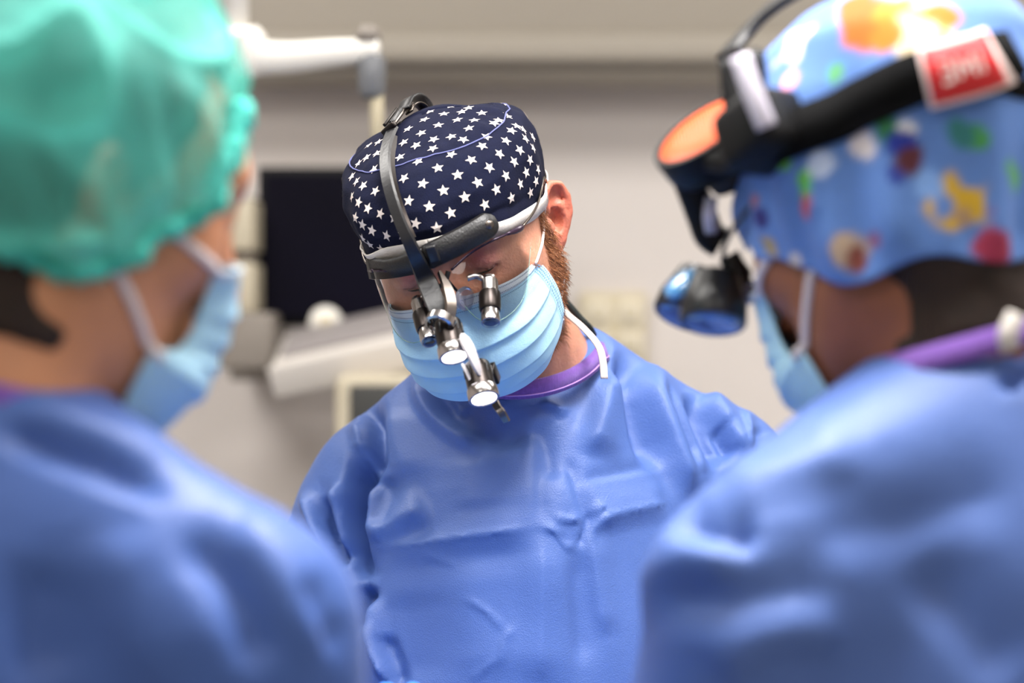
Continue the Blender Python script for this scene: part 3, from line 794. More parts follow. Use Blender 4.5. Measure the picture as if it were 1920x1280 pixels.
P2 = Pa + np.array([.0045, .006, 0]); k = len(Pa) - 24
MB().ribbon(Pa[2:k] + np.array([.0052, .004, -.001]), Na[2:k] + np.array([.9, 0, 0]), .0028, .0016).build('arm_rail', m_dkmet, headl, sharp=50)
side = spline(np.array([W(824, 512, 2.026), W(838, 540, 2.014), W(845, 570, 2.006), W(843, 602, 2.002)]), 20)
MB().ribbon(side, np.array([.35, -1, .2]), np.interp(np.linspace(0, 1, 20), [0, .4, .8, 1], [.0020, .0050, .0052, .004]), .003).build('arm_side_plate', m_gun, headl, sharp=50)
piv, npv = hitH.px(812, 470); MB().box(W(812, 474, piv[1] - .022), (.010, .008, .016), FC.M, .002).build('hinge_block', m_blkpl, headl)
# buckle on the crown and the strap behind it
bdir = np.array(W(768, 190, 2.16) - W(722, 252, 2.10)); bl = np.linalg.norm(bdir); bdir /= bl
bn = np.array([-.75, -.45, .5]); bn -= bdir * (bn @ bdir); bn /= np.linalg.norm(bn); bs = np.cross(bdir, bn); Rb = np.stack([bdir, bs, bn], 1)
bc = W(742, 224, 2.125)
bk = MB().box(bc, (.040, .013, .0035), Rb, .0012).build('buckle', m_gun, headl, sharp=40)
MB().box(bc + bn * .005 - bdir * .003, (.036, .003, .003), Rb, .0008).build('buckle_bar', m_dkmet, bk, sharp=40)
MB().box(bc + bn * .0025 + bs * .0052 - bdir * .004, (.030, .0030, .004), Rb, .0008).build('buckle_bar', m_blkpl, bk, sharp=40)
MB().box(bc + bn * .0022 - bs * .0050 + bdir * .002, (.028, .0028, .004), Rb, .0008).build('buckle_bar', m_ltgrey, bk, sharp=40)
MB().box(bc - bdir * .019, (.006, .016, .006), Rb, .0015).build('buckle_bar', m_dkmet, bk, sharp=40)
lp = spline(np.array([W(757, 207, 2.135), W(766, 188, 2.15), W(780, 183, 2.165), W(795, 194, 2.185), W(803, 215, 2.21)]), 24)
MB().ribbon(lp, np.array([-.3, .2, 1.0]), .0068, .0022).build('strap_loop', m_black, headl)
lp2 = spline(np.array([W(768, 212, 2.135), W(772, 200, 2.14), W(782, 196, 2.15), W(793, 202, 2.165), W(797, 212, 2.18)]), 20)
MB().ribbon(lp2, np.array([-.3, .2, 1.0]), .005, .0014).build('strap_loop', m_gun, headl)
bstrap = np.array([hitC.near(q, .002)[0] for q in FC.w(spline(np.array([(-.035, -.03, .16), (-.03, -.07, .14), (-.02, -.11, .10), (-.01, -.13, .05)]), 20))])
MB().ribbon(bstrap, bstrap - FC.w(np.array([0, -.02, .05])), .007, .0018).build('crown_strap', m_black, headl)
# side strap of the headband round the head
hb = []
for a in np.linspace(math.radians(52), math.radians(308), 60):
    q = FC.w(np.array([.098 * math.sin(a), .122 * math.cos(a), .056])); hb.append(hitC.near(q, .0025)[0])
hb = np.array(hb)
# two lamps on the end of the arm
def lamp(top, lens, r, parent):
    ax = lens - top; L = np.linalg.norm(ax); ax = ax / L
    lp_ = MB().lathe(top, ax, [(0, r * .55), (.0006, r * .86), (.0022, r * .93), (.008, r * .95), (L * .66, r * .97), (L * .70, r * .97)], 40).build('lamp_housing', m_dkmet, parent, sharp=35)
    mb = MB()
    a = np.cross(ax, [1, 0, 0.]); a /= np.linalg.norm(a); b = np.cross(ax, a)
    for i in range(9):                                          # cooling slots stand as dark fins
        t = i / 9 * 2 * math.pi; d = math.cos(t) * a + math.sin(t) * b; e = np.cross(ax, d)
        mb.box(top + ax * L * .26 + d * r * .95, (L * .26, .0022, .0012), np.stack([ax, e, d], 1), .0004)
    mb.build('cooling_slot', m_black, lp_)
    MB().lathe(top, ax, [(L * .70, r * .90), (L * .70, r * 1.02), (L * .73, r * 1.06), (L * .97, r * 1.06), (L, r * 1.02), (L, r * .86), (L * .95, r * .82)], 48, caps=False).build('bezel', m_chrome, lp_, sharp=30)
    MB().lathe(top, ax, [(L * .955, r * .84), (L * .975, r * .80), (L * .985, r * .5), (L * .99, .0005)], 40).build('lens', m_led, lp_)
    return ax
ax1 = lamp(W(838, 603, 2.002), W(852, 670, 1.985), .0122, headl)
ax2 = lamp(W(893, 683, 1.992), W(908, 748, 1.975), .0122, headl)
MB().ribbon(spline(np.array([W(866, 628, 1.982), W(880, 655, 1.972), W(893, 686, 1.972), W(899, 704, 1.974)]), 12), np.array([.5, -1, .3]), [.0022, .0042, .0050, .0052, .0050, .0048, .0045, .0040, .0034, .0028, .0020, .001], .0022).build('lamp_link', m_ltgrey, headl, sharp=40)
MB().ribbon(spline(np.array([W(868, 684, 1.985), W(875, 697, 1.978), W(882, 712, 1.976)]), 8), np.array([-.2, -1, .3]), .0016, .002).build('lamp_link', m_ltgrey, headl, sharp=40)
MB().ribbon(spline(np.array([W(926, 748, 2.0), W(932, 762, 1.995), W(942, 775, 1.992), W(950, 789, 1.995)]), 12), np.array([-.5, -1, .4]), .0034, .002).build('lever_tab', m_gun, headl, sharp=40)
MB().box(W(926, 700, 1.995), (.006, .012, .016), FC.M, .0012).build('side_clamp', m_dkmet, headl, sharp=40)
# bright ring clamp that carries the upper lamp
tc = np.linspace(-.6, 3.4, 22); cc = W(826, 606, 1.990); cb = np.array([.93, 0, -.36]); cu = np.array([.2, -.75, .6]); cu /= np.linalg.norm(cu)
rp = cc + .0105 * (np.cos(tc)[:, None] * -cb + np.sin(tc)[:, None] * cu)
MB().ribbon(rp, rp - cc, .0042, .0022).build('ring_clamp', m_chrome, headl, sharp=40)

# ---- magnifying loupes on clear glasses
loupe = thing('loupe_glasses', FC.w(np.array([0, .125, .02])), 'clear safety glasses with two small metal magnifying telescopes above light blue mask', 'glasses')
m_rim = mat('rim_dark_purple', srgb(46, 30, 48), .25, .3)
def glass_mat():
    m = bpy.data.materials.new('clear_lens'); m.use_nodes = True; nt = m.node_tree; n = nt.nodes; out = n['Material Output']; n.remove(n['Principled BSDF'])
    t = n.new('ShaderNodeBsdfTransparent'); t.inputs[0].default_value = (.97, .98, .98, 1); g = n.new('ShaderNodeBsdfGlossy'); g.inputs['Roughness'].default_value = .04
    f = n.new('ShaderNodeFresnel'); f.inputs[0].default_value = 1.35; x = n.new('ShaderNodeMixShader')
    nt.links.new(f.outputs[0], x.inputs[0]); nt.links.new(t.outputs[0], x.inputs[1]); nt.links.new(g.outputs[0], x.inputs[2]); nt.links.new(x.outputs[0], out.inputs[0])
    return m
m_clear = glass_mat()
m_edge = mat('lens_edge_green', srgb(150, 190, 175), .1, trans=.5)
m_cord = mat('retainer_cord', srgb(16, 26, 24), .6)
# brow line follows a curve in front of the face
BROW = FC.l(np.array([W(x, y, hitB.px(x, y)[0][1] - o) for x, y, o in [(846, 506, .012), (880, 476, .014), (915, 455, .014), (950, 439, .012), (980, 425, .010)]]))
def brow(s, n=30): return FC.w(spline(BROW * np.array([s, 1, 1]), n))
def lower(s, n=30): return FC.w(spline(np.array([(s * .012, .1265, .0120), (s * .024, .1330, -.0060), (s * .042, .1270, -.0130), (s * .060, .1040, -.0080), (abs(BROW[-1][0]) * s, BROW[-1][1], .0160)]), n))
for s in (1, -1):
    A = brow(s); Bq = lower(s); nv = 10
    G = np.array([A * (1 - t) + Bq * t for t in np.linspace(0, 1, nv)])
    G += FC.d(np.array([0, 1., 0])) * (np.sin(np.linspace(0, math.pi, nv)) * .003)[:, None, None]
    ln = mesh_obj('lens', G.reshape(-1, 3), grid_faces(nv, 30), m_clear, loupe, recalc=True)
    MB().tube(A, .0011, n=8).build('rim', m_rim, loupe)
    MB().tube(np.vstack([Bq]), .00035, n=6).build('lens_edge', m_edge, ln)
    Hg = BROW[-1] * np.array([s, 1, 1])
    MB().tube(FC.w(spline(np.array([BROW[-2] * [s, 1, 1], (BROW[-2] * .4 + BROW[-1] * .6) * [s, 1, 1] + [s * .001, .001, 0], Hg]), 8)), [.0013, .0018, .0024, .0028, .0030, .0030, .0026, .002], n=10).build('hinge', m_rim, loupe)
    tp = FC.w(spline(np.array([Hg, (Hg + [s * .083, .030, .040]) / 2 + [s * .002, 0, 0], (s * .0835, .028, .041), (s * .0850, .008, .044), (s * .0840, -.012, .040), (s * .080, -.022, .02)]), 30))
    MB().tube(tp, [.0011] * 14 + [.0018] * 16, n=8).build('temple_arm', m_gun, loupe)
MB().tube(FC.w(spline(np.array([(.011, .1225, .041), (.006, .1265, .034), (0, .1275, .032), (-.006, .1265, .034), (-.011, .1225, .041)]), 16)), .0022, n=10).build('bridge', m_blkpl, loupe)
for s in (1, -1):
    MB().tube(FC.w(np.array([(s * .008, .125, .034), (s * .010, .120, .022), (s * .011, .1145, .012)])), [.0016, .0012, .001], n=8).build('nose_pad_arm', m_blkpl, loupe)
    npc = FC.w(np.array([s * .0150, .122, .012]))
    MB().lathe(npc, FC.d(np.array([s * .8, .6, 0.1])), [(-.004, .004), (-.002, .0095), (.001, .0105), (.003, .007), (.0035, .0005)], 24).build('nose_pad', mat('nose_pad_clear', srgb(240, 236, 250), .05, trans=.85, spec=.8, ior=1.45), loupe)
def telescope(top, end, r, parent):
    ax = end - top; L = np.linalg.norm(ax); ax /= L
    t = thing_part = MB().lathe(top, ax, [(0, r * .55), (.001, r * .72), (L * .08, r * .78), (L * .10, r * .86), (L * .80, r * .90), (L * .82, r * .93), (L * .97, r * .96), (L, r * .92), (L, r * .7)], 36).build('telescope', m_chrome, parent, sharp=30)
    a = np.cross(ax, [0, 1., 0]); a /= np.linalg.norm(a); n = 36; V = []; F = []
    MB().lathe(top, ax, [(L * .34, r * .80), (L * .36, r * 1.03), (L * .40, r * 1.07), (L * .68, r * 1.09), (L * .74, r * 1.0), (L * .75, r * .80)], n, caps=False).build('grip', m_dkmet, t, sharp=30)
    MB().lathe(top, ax, [(L * .975, r * .84), (L * 1.005, r * .80), (L * 1.012, r * .45), (L * 1.013, .0003)], 30).build('objective', m_lensdk, t)
    return t
telescope(W(917, 519, 2.035), W(920, 605, 2.010), .0086, loupe)
telescope(W(783, 560, 2.045), W(806, 640, 2.010), .0080, loupe)
MB().tube(spline(np.array([W(876, 522, 2.03), W(892, 518, 2.03), W(910, 524, 2.035)]), 10), .0026, n=10).build('telescope_bracket', m_chrome, loupe)
MB().tube(spline(np.array([W(818, 548, 2.04), W(800, 552, 2.04), W(784, 562, 2.043)]), 10), .0026, n=10).build('telescope_bracket', m_chrome, loupe)
MB().tube(spline(np.array([W(1024, 470, 2.235), W(1048, 545, 2.25), W(1080, 588, 2.255), W(1108, 619, 2.262), W(1120, 650, 2.30)]), 30), .0034, n=10).build('retainer_cord', m_cord, loupe)
# ================================================================== the assistants in the foreground
def side_strokes(V, N, S): return folds(V, N, S)
m_gownL = mat('gown_nonwoven_dark', srgb(66, 97, 166), .5, noise=(9, .04), bump=[('noise', 50, .001)], sheen=.12)
m_skinL = mat('skin_warm', rough=.45, attr='Col', noise=(60, .08))
m_teal = mat('bouffant_teal', srgb(104, 208, 194), .7, noise=(25, .06), bump=[('noise', 400, .0005)], translucent=.4, alpha=.66)
m_tealband = mat('bouffant_elastic', srgb(84, 214, 198), .75, bump=[('wave', 180, .001)])
m_hair = mat('dark_hair', srgb(46, 30, 22), .5, noise=(120, .3), bump=[('wave', 120, .002)])
m_glove = mat('blue_nitrile', srgb(60, 120, 210), .35, noise=(60, .05))

def hair_cap(fr, name, parent, nb, drop=-.045):
    """hair on the scalp, down to the nape, as a shell just over the skull"""
    def f(Pw):
        p = fr.l(Pw); d = ell(p, (0, -.012, .050), (.0805, .097, .080)); d = smin(d, ell(p, (0, -.045, -.015), (.066, .052, .075)), .03)
        a0 = np.array([0, -.030, -.02]); n0 = fr.l(nb[None])[0]; d = smin(d, cap(p, a0, a0 + (n0 - a0) * .9, .0545, .0565), .01)
        cut = p[..., 1] - np.where(p[..., 2] > 0, .013 + .75 * p[..., 2], .018 + .25 * p[..., 2]); return smax(smax(d, cut, .006), -(p[..., 2] - drop), .01)
    V, F = sdf_mesh(f, fr.o - .16, fr.o + .16, .005)
    V = V + vnormals(V, F) * (vnoise(V, 70, 9) * .0015)[:, None]
    return mesh_obj(name, V, F, m_hair, parent)

# ---------------- left assistant, green bouffant cap
FL = Frame(head_frame(-126, 17, 3), (-.2620, 1.40, CZ + .0755))
NBL = np.array([-.292, 1.362, CZ - .030])
def body_l(Pw):
    p = FL.l(Pw); nb = FL.l(NBL[None])[0]; dn = FL.l((NBL + [0, 0, -.12])[None])[0]
    return head_sdf(p, wide=.95, ears=(1, -1), neck=([(0, -.030, -.02), nb, dn], [.050, .052, .050]))
VBL, FBL = sdf_mesh(body_l, FL.o - [.19, .19, .26], FL.o + [.17, .17, .16], .0042)
person_l = thing('person', (-.30, 1.40, 0), 'person seen from behind in sheer green bouffant cap, left foreground', 'person', 'surgical team')
colL = skin_colours(FL.l(VBL), srgb(196, 136, 100), srgb(196, 118, 86))
mesh_obj('body', VBL, FBL, m_skinL, person_l, col=colL)
hair_cap(FL, 'hair', person_l, NBL, drop=-.085)
def gown_l(Pw):
    p = Pw - np.array([0, 0, CZ])
    d = ell(p, (-.30, 1.40, -.36), (.19, .135, .31))
    d = smin(d, ell(p, (-.33, 1.375, -.16), (.15, .11, .13)), .06)
    d = smin(d, cap(p, (-.30, 1.42, -.6), (-.29, 1.42, -1.1), .15, .2), .1)
    d = smin(d, chain(p, [(-.292, 1.360, -.070), (-.195, 1.335, -.116), (-.150, 1.335, -.158)], [.060, .050, .052]), .05)
    d = smin(d, cap(p, (-.32, 1.38, -.068), (-.45, 1.46, -.13), .060, .055), .05)
    d = smin(d, chain(p, [(-.150, 1.335, -.165), (-.122, 1.40, -.41), (-.07, 1.66, -.46)], [.056, .070, .05]), .05)
    d = smin(d, chain(p, [(-.455, 1.47, -.145), (-.46, 1.56, -.41), (-.24, 1.72, -.46)], [.056, .070, .05]), .05)
    q = p - (NBL - [0, 0, CZ]); d = smax(d, -ell(q, (0, 0, .03), (.064, .064, .042)), .012)
    return d
VL, FLg = sdf_mesh(gown_l, (-.62, 1.12, CZ - 1.34), (.06, 1.86, CZ + .02), .012, sub=1)
NL = vnormals(VL, FLg); VL = VL + NL * (vnoise(VL, 9, 21) * .005)[:, None]
VL = folds(VL, NL, [([(-20, 800), (120, 850), (260, 905), (330, 930)], -12, 28), ([(-20, 760), (150, 805), (330, 880)], 6, 24), ([(330, 1000), (420, 1090), (500, 1280)], -14, 40), ([(90, 1050), (60, 1150), (80, 1290)], -10, 50),
     ([(420, 960), (520, 1080), (600, 1250)], 7, 40), ([(200, 980), (240, 1120), (330, 1290)], 8, 60), ([(560, 1080), (640, 1230)], -8, 22)])
mesh_obj('gown', VL, FLg, m_gownL, person_l, label='blue surgical gown seen from the back')
ang = np.arange(60) / 60 * 2 * np.pi
rl = NBL + np.stack([.057 * np.cos(ang), .057 * np.sin(ang), .004 - .014 * np.cos(ang)], 1)
closed_band(MB(), rl, np.stack([np.cos(ang), np.sin(ang), .5 + 0 * ang], 1), .007, .003).build('scrub_collar', m_purple, person_l, label='purple scrub collar')
# sheer bouffant cap, gathered into an elastic edge
rb = np.random.default_rng(4)
ph = rb.uniform(0, 6.28, 12)
def gather_l(H, T):
    e = np.clip(1 - T / .55, 0, 1); mid = np.exp(-((T - .5) / .3) ** 2)
    g = e * (.0050 * np.sin(15 * H + ph[0] + 2 * T) + .0040 * np.sin(23 * H + ph[1]) + .003 * np.sin(9 * H + ph[2] - 3 * T)) * np.clip(T / .05, .2, 1)
    g += mid * (.0060 * np.sin(5 * H + ph[3] + 5 * T) + .0045 * np.sin(8 * H + ph[4] - 6 * T) + .004 * np.sin(3 * H + 9 * T + ph[5]))
    return g
prof_l = [(0, .082, .104, .000, 0), (.05, .090, .112, .003, 0), (.14, .100, .121, .014, .002), (.32, .106, .126, .042, .006), (.5, .103, .122, .072, .010), (.68, .089, .106, .100, .012), (.84, .062, .076, .121, .014), (.94, .034, .043, .130, .014), (1, .004, .005, .132, .014)]
LV, LF, _ = cap_surface(FL, (0, -.008, .027), 39, prof_l, 200, 70, gather_l, kb=.05, edge=lambda H: -.056 * np.abs(np.sin(H)) ** 4 - .022 * np.clip(-np.cos(H), 0, 1) + .007 * np.sin(7 * H))
LF4 = np.array([f for f in LF if len(f) == 4]); LN = vnormals(LV, LF4)
LN = LN * (1 if (LN * (LV - FL.o)).sum() > 0 else -1)
for _ in range(4): LV = LV + LN * np.clip(.005 - body_l(LV), 0, .02)[:, None]
# creases where the thin cloth folds over itself
cr = 1 - np.abs(vnoise(LV, 17, 31)); LV = LV + LN * (.009 * (cr ** 6 - .3))[:, None]
# the gauze is doubled in the creases and near the edge, so less of the hair shows there
row = np.repeat(np.arange(70), 200) / 69; row = np.append(row, 1.0)
dens = np.clip(.45 + .62 * np.clip(cr, 0, 1) ** 5 + .35 * np.clip(1 - row / .16, 0, 1) + .22 * np.clip(1 - np.abs(vnoise(LV, 26, 77)), 0, 1) ** 8, 0, .97)
bcap = mesh_obj('bouffant_cap', LV, LF, m_teal, person_l, recalc=True, col=np.repeat(dens[:, None], 3, 1), label='sheer crinkled green bouffant cap')
_nt = m_teal.node_tree; _at = _nt.nodes.new('ShaderNodeAttribute'); _at.attribute_name = 'Col'
_mx = [l.from_node for l in _nt.links if l.to_node.type == 'OUTPUT_MATERIAL'][0]; _nt.links.new(_at.outputs['Fac'], _mx.inputs[0])
er = LV[2 * 200:3 * 200]; MB().tube(np.vstack([er, er[:2]]), .0062 + .0016 * np.sin(np.arange(202) * 1.9), n=8, caps=False).build('elastic_edge', m_tealband, bcap)
MIDL = [(0, .108, .004), (0, .115, -.010), (0, .119, -.030), (0, .117, -.056), (0, .110, -.082), (0, .094, -.110)]
SIDL = [(.060, .076, -.010), (.053, .079, -.024), (.050, .080, -.042), (.052, .072, -.058), (.064, .050, -.068), (.050, .050, -.102)]
maskl, MLG, _ = build_mask(FL, person_l, MIDL, SIDL, (.36, .52, .68, .82), 12, stitches=False, label='light blue mask seen from behind the cheek', nu=41, nv=61)
hbl = Hit(VBL, FBL)
for i, tgt in ((1, [(-.080, .036, .002), (-.083, .014, .020)]), (48, [(-.078, .030, -.044), (-.079, .004, -.026)])):
    lp = spline(np.array([MLG[i, 1], *[FL.w(np.array(q)) for q in tgt]]), 20); lp[2:] = [hbl.near(q, .0015)[0] for q in lp[2:]]
    MB().tube(lp, .0030, n=8).build('ear_loop', m_loop, maskl)

# ---------------- right assistant, cartoon-print style cap with headlight and loupes
FR = Frame(head_frame(143, 26, 4), (.2520, 1.58, CZ + .072))
NBR = np.array([.292, 1.530, CZ - .012])
def body_r(Pw):
    p = FR.l(Pw); nb = FR.l(NBR[None])[0]; dn = FR.l((NBR + [0, 0, -.12])[None])[0]
    return head_sdf(p, wide=.98, ears=(1, -1), neck=([(0, -.030, -.02), nb, dn], [.052, .056, .054]))
VBR, FBR = sdf_mesh(body_r, FR.o - [.17, .19, .26], FR.o + [.2, .17, .16], .0042)
person_r = thing('person', (.28, 1.55, 0), 'person in colourful blue print cap and blue gown, facing left, right foreground', 'person', 'surgical team')
colR = skin_colours(FR.l(VBR), srgb(142, 86, 58), srgb(154, 84, 60))
mesh_obj('body', VBR, FBR, m_skinL, person_r, col=colR)
hair_cap(FR, 'hair', person_r, NBR, drop=-.112)
m_gownR = m_gown
def gown_r(Pw):
    p = Pw - np.array([0, 0, CZ])
    d = ell(p, (.29, 1.55, -.34), (.195, .135, .31))
    d = smin(d, ell(p, (.33, 1.545, -.14), (.16, .115, .135)), .06)
    d = smin(d, cap(p, (.29, 1.57, -.6), (.28, 1.57, -1.1), .15, .2), .1)
    d = smin(d, chain(p, [(.298, 1.530, -.058), (.205, 1.485, -.092), (.150, 1.475, -.145)], [.062, .052, .054]), .05)
    d = smin(d, cap(p, (.31, 1.54, -.055), (.45, 1.62, -.12), .062, .055), .05)
    d = smin(d, chain(p, [(.150, 1.475, -.150), (.100, 1.52, -.40), (.07, 1.74, -.46)], [.058, .074, .05]), .05)
    d = smin(d, chain(p, [(.455, 1.63, -.135), (.45, 1.72, -.40), (.26, 1.82, -.46)], [.056, .070, .05]), .05)
    q = p - (NBR - [0, 0, CZ]); d = smax(d, -ell(q, (0, 0, .03), (.068, .068, .042)), .012)
    return d
VR, FRg = sdf_mesh(gown_r, (-.05, 1.30, CZ - 1.34), (.60, 2.02, CZ + .05), .012, sub=1)
NR_ = vnormals(VR, FRg); VR = VR + NR_ * (vnoise(VR, 9, 22) * .005)[:, None]
VR = folds(VR, NR_, [([(1260, 975), (1330, 1000), (1430, 1010)], -14, 26), ([(1340, 920), (1500, 880), (1620, 840)], 7, 40), ([(1200, 1100), (1350, 1130), (1600, 1100)], -12, 50), ([(1150, 1180), (1260, 1060), (1400, 1060)], 9, 40),
     ([(1500, 1000), (1700, 980), (1920, 900)], -8, 60), ([(1700, 1050), (1800, 1160), (1900, 1290)], -10, 50), ([(1330, 1280), (1450, 1180), (1600, 1180)], 8, 50), ([(1880, 690), (1920, 720)], -16, 26)])
mesh_obj('gown', VR, FRg, m_gownR, person_r, label='blue surgical gown on the near shoulder')
rr_ = NBR + np.stack([.063 * np.cos(ang), .063 * np.sin(ang), .012 + .018 * np.cos(ang)], 1)
closed_band(MB(), rr_, np.stack([np.cos(ang), np.sin(ang), .5 + 0 * ang], 1), .009, .003).build('scrub_collar', m_purple, person_r, label='purple scrub collar')
def gather_r(H, T):
    e = np.clip(1 - T / .6, 0, 1)
    return e * (.0035 * np.sin(11 * H + 1 + 4 * T) + .003 * np.sin(17 * H + 2)) * np.clip(T / .08, 0, 1) + .004 * np.sin(4 * H + 7 * T) * np.exp(-((T - .45) / .25) ** 2)
prof_r = [(0, .080, .102, .000, 0), (.12, .089, .106, .012, .001), (.3, .096, .108, .040, .006), (.5, .096, .106, .072, .012), (.68, .086, .096, .100, .012), (.84, .062, .074, .121, .016), (.94, .034, .044, .131, .018), (1, .004, .005, .133, .018)]
RV, RF, _ = cap_surface(FR, (0, -.008, .022), 16, prof_r, 200, 80, gather_r, kb=.0, edge=lambda H: -.056 * np.abs(np.sin(H)) ** 3 + .004 * np.cos(H) - .060 * np.clip(-np.cos(H), 0, 1) + .004 * np.sin(6 * H))
RF4 = np.array([f for f in RF if len(f) == 4]); RN = vnormals(RV, RF4); RN = RN * (1 if (RN * (RV - FR.o)).sum() > 0 else -1)
for _ in range(4): RV = RV + RN * np.clip(.004 - body_r(RV), 0, .02)[:, None]
hitR = Hit(RV, RF)
# printed motifs: soft coloured shapes on the blue cotton
cR = np.tile(np.array(srgb(90, 128, 194)), (len(RV), 1))
SPOT = [(1630, 40, 60, (205, 92, 2)), (1600, 20, 40, (205, 84, 0)), (1690, 30, 45, (214, 120, 20)), (1740, 45, 45, (240, 180, 110)), (1770, 30, 25, (214, 110, 20)), (1720, 75, 40, (225, 205, 170)), (1660, 70, 30, (210, 110, 5)),
        (1490, 80, 45, (245, 232, 236)), (1510, 60, 20, (240, 170, 170)), (1470, 285, 26, (110, 190, 70)), (1500, 340, 22, (100, 190, 60)), (1505, 365, 16, (90, 185, 70)), (1510, 385, 20, (205, 70, 50)), (1540, 310, 26, (190, 205, 235)),
        (1620, 275, 24, (225, 215, 215)), (1700, 240, 30, (215, 215, 215)), (1660, 240, 22, (40, 110, 70)), (1690, 270, 26, (30, 50, 150)), (1705, 300, 24, (90, 40, 50)), (1845, 260, 22, (70, 150, 80)), (1800, 250, 20, (50, 120, 120)),
        (1810, 385, 45, (205, 165, 40)), (1800, 405, 28, (170, 140, 110)), (1850, 440, 34, (170, 60, 90)), (1870, 470, 28, (160, 50, 80)), (1590, 470, 30, (190, 165, 140)), (1610, 490, 26, (120, 60, 50)), (1640, 450, 22, (150, 80, 110)),
        (1490, 490, 22, (205, 195, 190)), (1440, 460, 20, (170, 150, 110)), (1425, 410, 20, (40, 40, 110)), (1415, 375, 14, (150, 90, 100)), (1680, 330, 18, (40, 60, 150)), (1900, 330, 30, (90, 160, 90)), (1570, 140, 20, (90, 160, 110)), (1480, 150, 18, (235, 160, 190)),
        (1760, 480, 40, (60, 90, 160)), (1740, 350, 26, (120, 160, 220))]
jit = (vnoise(RV, 60, 40)[:, None] * np.ones(3))
for x, y, r, c in SPOT:
    p, n = hitR.px(x, y)
    if p is None: continue
    d = np.linalg.norm(RV - p, axis=1) / (r / 2900) + vnoise(RV, 75, int(x)) * .75
    w = np.clip((1.12 - d) / .3, 0, 1)[:, None]; cR = cR * (1 - w) + np.array(srgb(*c)) * w
pal = [(245, 165, 30), (225, 215, 215), (110, 190, 70), (200, 70, 60), (40, 60, 150), (205, 170, 50), (170, 60, 90)]
r2 = np.random.default_rng(5)
for k in range(46):                                     # the print goes on round the far side
    i = r2.integers(0, len(RV)); view = RV[i] - np.array([0, 0, CZ]); nn = RV[i] - FR.w(np.array([0, -.01, .05]))
    if nn @ view < .0: continue
    d = np.linalg.norm(RV - RV[i], axis=1) / r2.uniform(.006, .014) + vnoise(RV, 55, k) * .35
    w = np.clip((1.1 - d) / .3, 0, 1)[:, None]; cR = cR * (1 - w) + np.array(srgb(*pal[k % 7])) * w
m_print = mat('printed_cotton', rough=.8, attr='Col', noise=(200, .05), bump=[('noise', 300, .0006)], sheen=.15)
rcap = mesh_obj('surgical_cap', RV, RF, m_print, person_r, recalc=True, col=cR, label='blue cotton cap with a colourful print'); solidify(rcap, .0014)
SIDR = SIDL
maskr, MRG, _ = build_mask(FR, person_r, MIDL, SIDR, (.36, .52, .68, .82), 13, stitches=False, label='light blue mask on the darker cheek', nu=41, nv=61)
hbr = Hit(VBR, FBR)
for i, tgt in ((1, [(.079, .034, .004), (.083, .012, .014)]), (48, [(.078, .030, -.044), (.080, .004, -.022)])):
    lp = spline(np.array([MRG[i, -2], *[FR.w(np.array(q)) for q in tgt]]), 20); lp[2:] = [hbr.near(q, .0015)[0] for q in lp[2:]]
    MB().tube(lp, .0030, n=8).build('ear_loop', m_loop, maskr)
# white neck tie of the gown
MB().ribbon(spline(np.array([W(1905, 590, 1.455), W(1890, 625, 1.45), W(1893, 655, 1.452)]), 10), np.array([0, -1, .3]), .006, .002).build('neck_tie', m_band, person_r)

# headlight with its orange filter tipped up
hlr = thing('surgical_headlight', FR.w(np.array([0, .14, .07])), 'black head-worn lamp with round orange filter on the blue print cap', 'headlight')
m_orange = mat('orange_filter', srgb(228, 96, 46), .35, emit=srgb(255, 92, 38), estr=.35, bump=[('wave', 160, .0015)])  # weak emission stands in for light the filter reflects
m_web = mat('black_webbing', srgb(6, 6, 7), .85, noise=(60, .2), spec=.12)
m_hous = mat('black_housing', srgb(9, 9, 11), .5, spec=.25)
m_lilac = mat('pale_grey_plastic', srgb(206, 200, 214), .4)
m_red = mat('red_label', srgb(206, 40, 44), .5)
m_lab = mat('label_white', srgb(236, 214, 208), .6)
Nf = np.array([-.56, -.36, .745]); Nf /= np.linalg.norm(Nf); oc = W(1318, 243, 1.62)
hs = MB().lathe(oc - Nf * .030, Nf, [(0, .022), (.004, .033), (.012, .038), (.027, .039), (.031, .0385), (.031, .0345), (.029, .0340)], 48).build('lamp_housing', m_hous, hlr, sharp=40)
MB().lathe(oc - Nf * .001, Nf, [(0, .0343), (.0015, .0335), (.0030, .020), (.0034, .0005)], 48).build('filter', m_orange, hs, label='orange filter, reflected light given as glow')
MB().lathe(oc - Nf * .046, Nf, [(0, .012), (.003, .018), (.016, .020)], 32).build('heat_sink', m_black, hs)
def bandpath(pts, off, n=24):
    P, N = seat(pxspline(pts, n), off, hitR); return P, N
P, N = bandpath([(1440, 270), (1500, 250), (1570, 222), (1640, 185), (1700, 155), (1760, 135), (1830, 118), (1890, 108)], .004, 30)
hb = MB().ribbon(P, N, .0165, .005).build('headband', m_web, hlr)
bkp = np.array([hitR.near(q, .004)[0] for q in FR.w(np.array([(.11 * math.sin(a), .14 * math.cos(a), .075 - .02 * (1 - math.cos(a))) for a in np.linspace(math.radians(150), math.radians(345), 40)]))])
MB().ribbon(bkp, bkp - FR.w(np.array([0, 0, .05])), .0150, .004).build('headband', m_web, hlr)
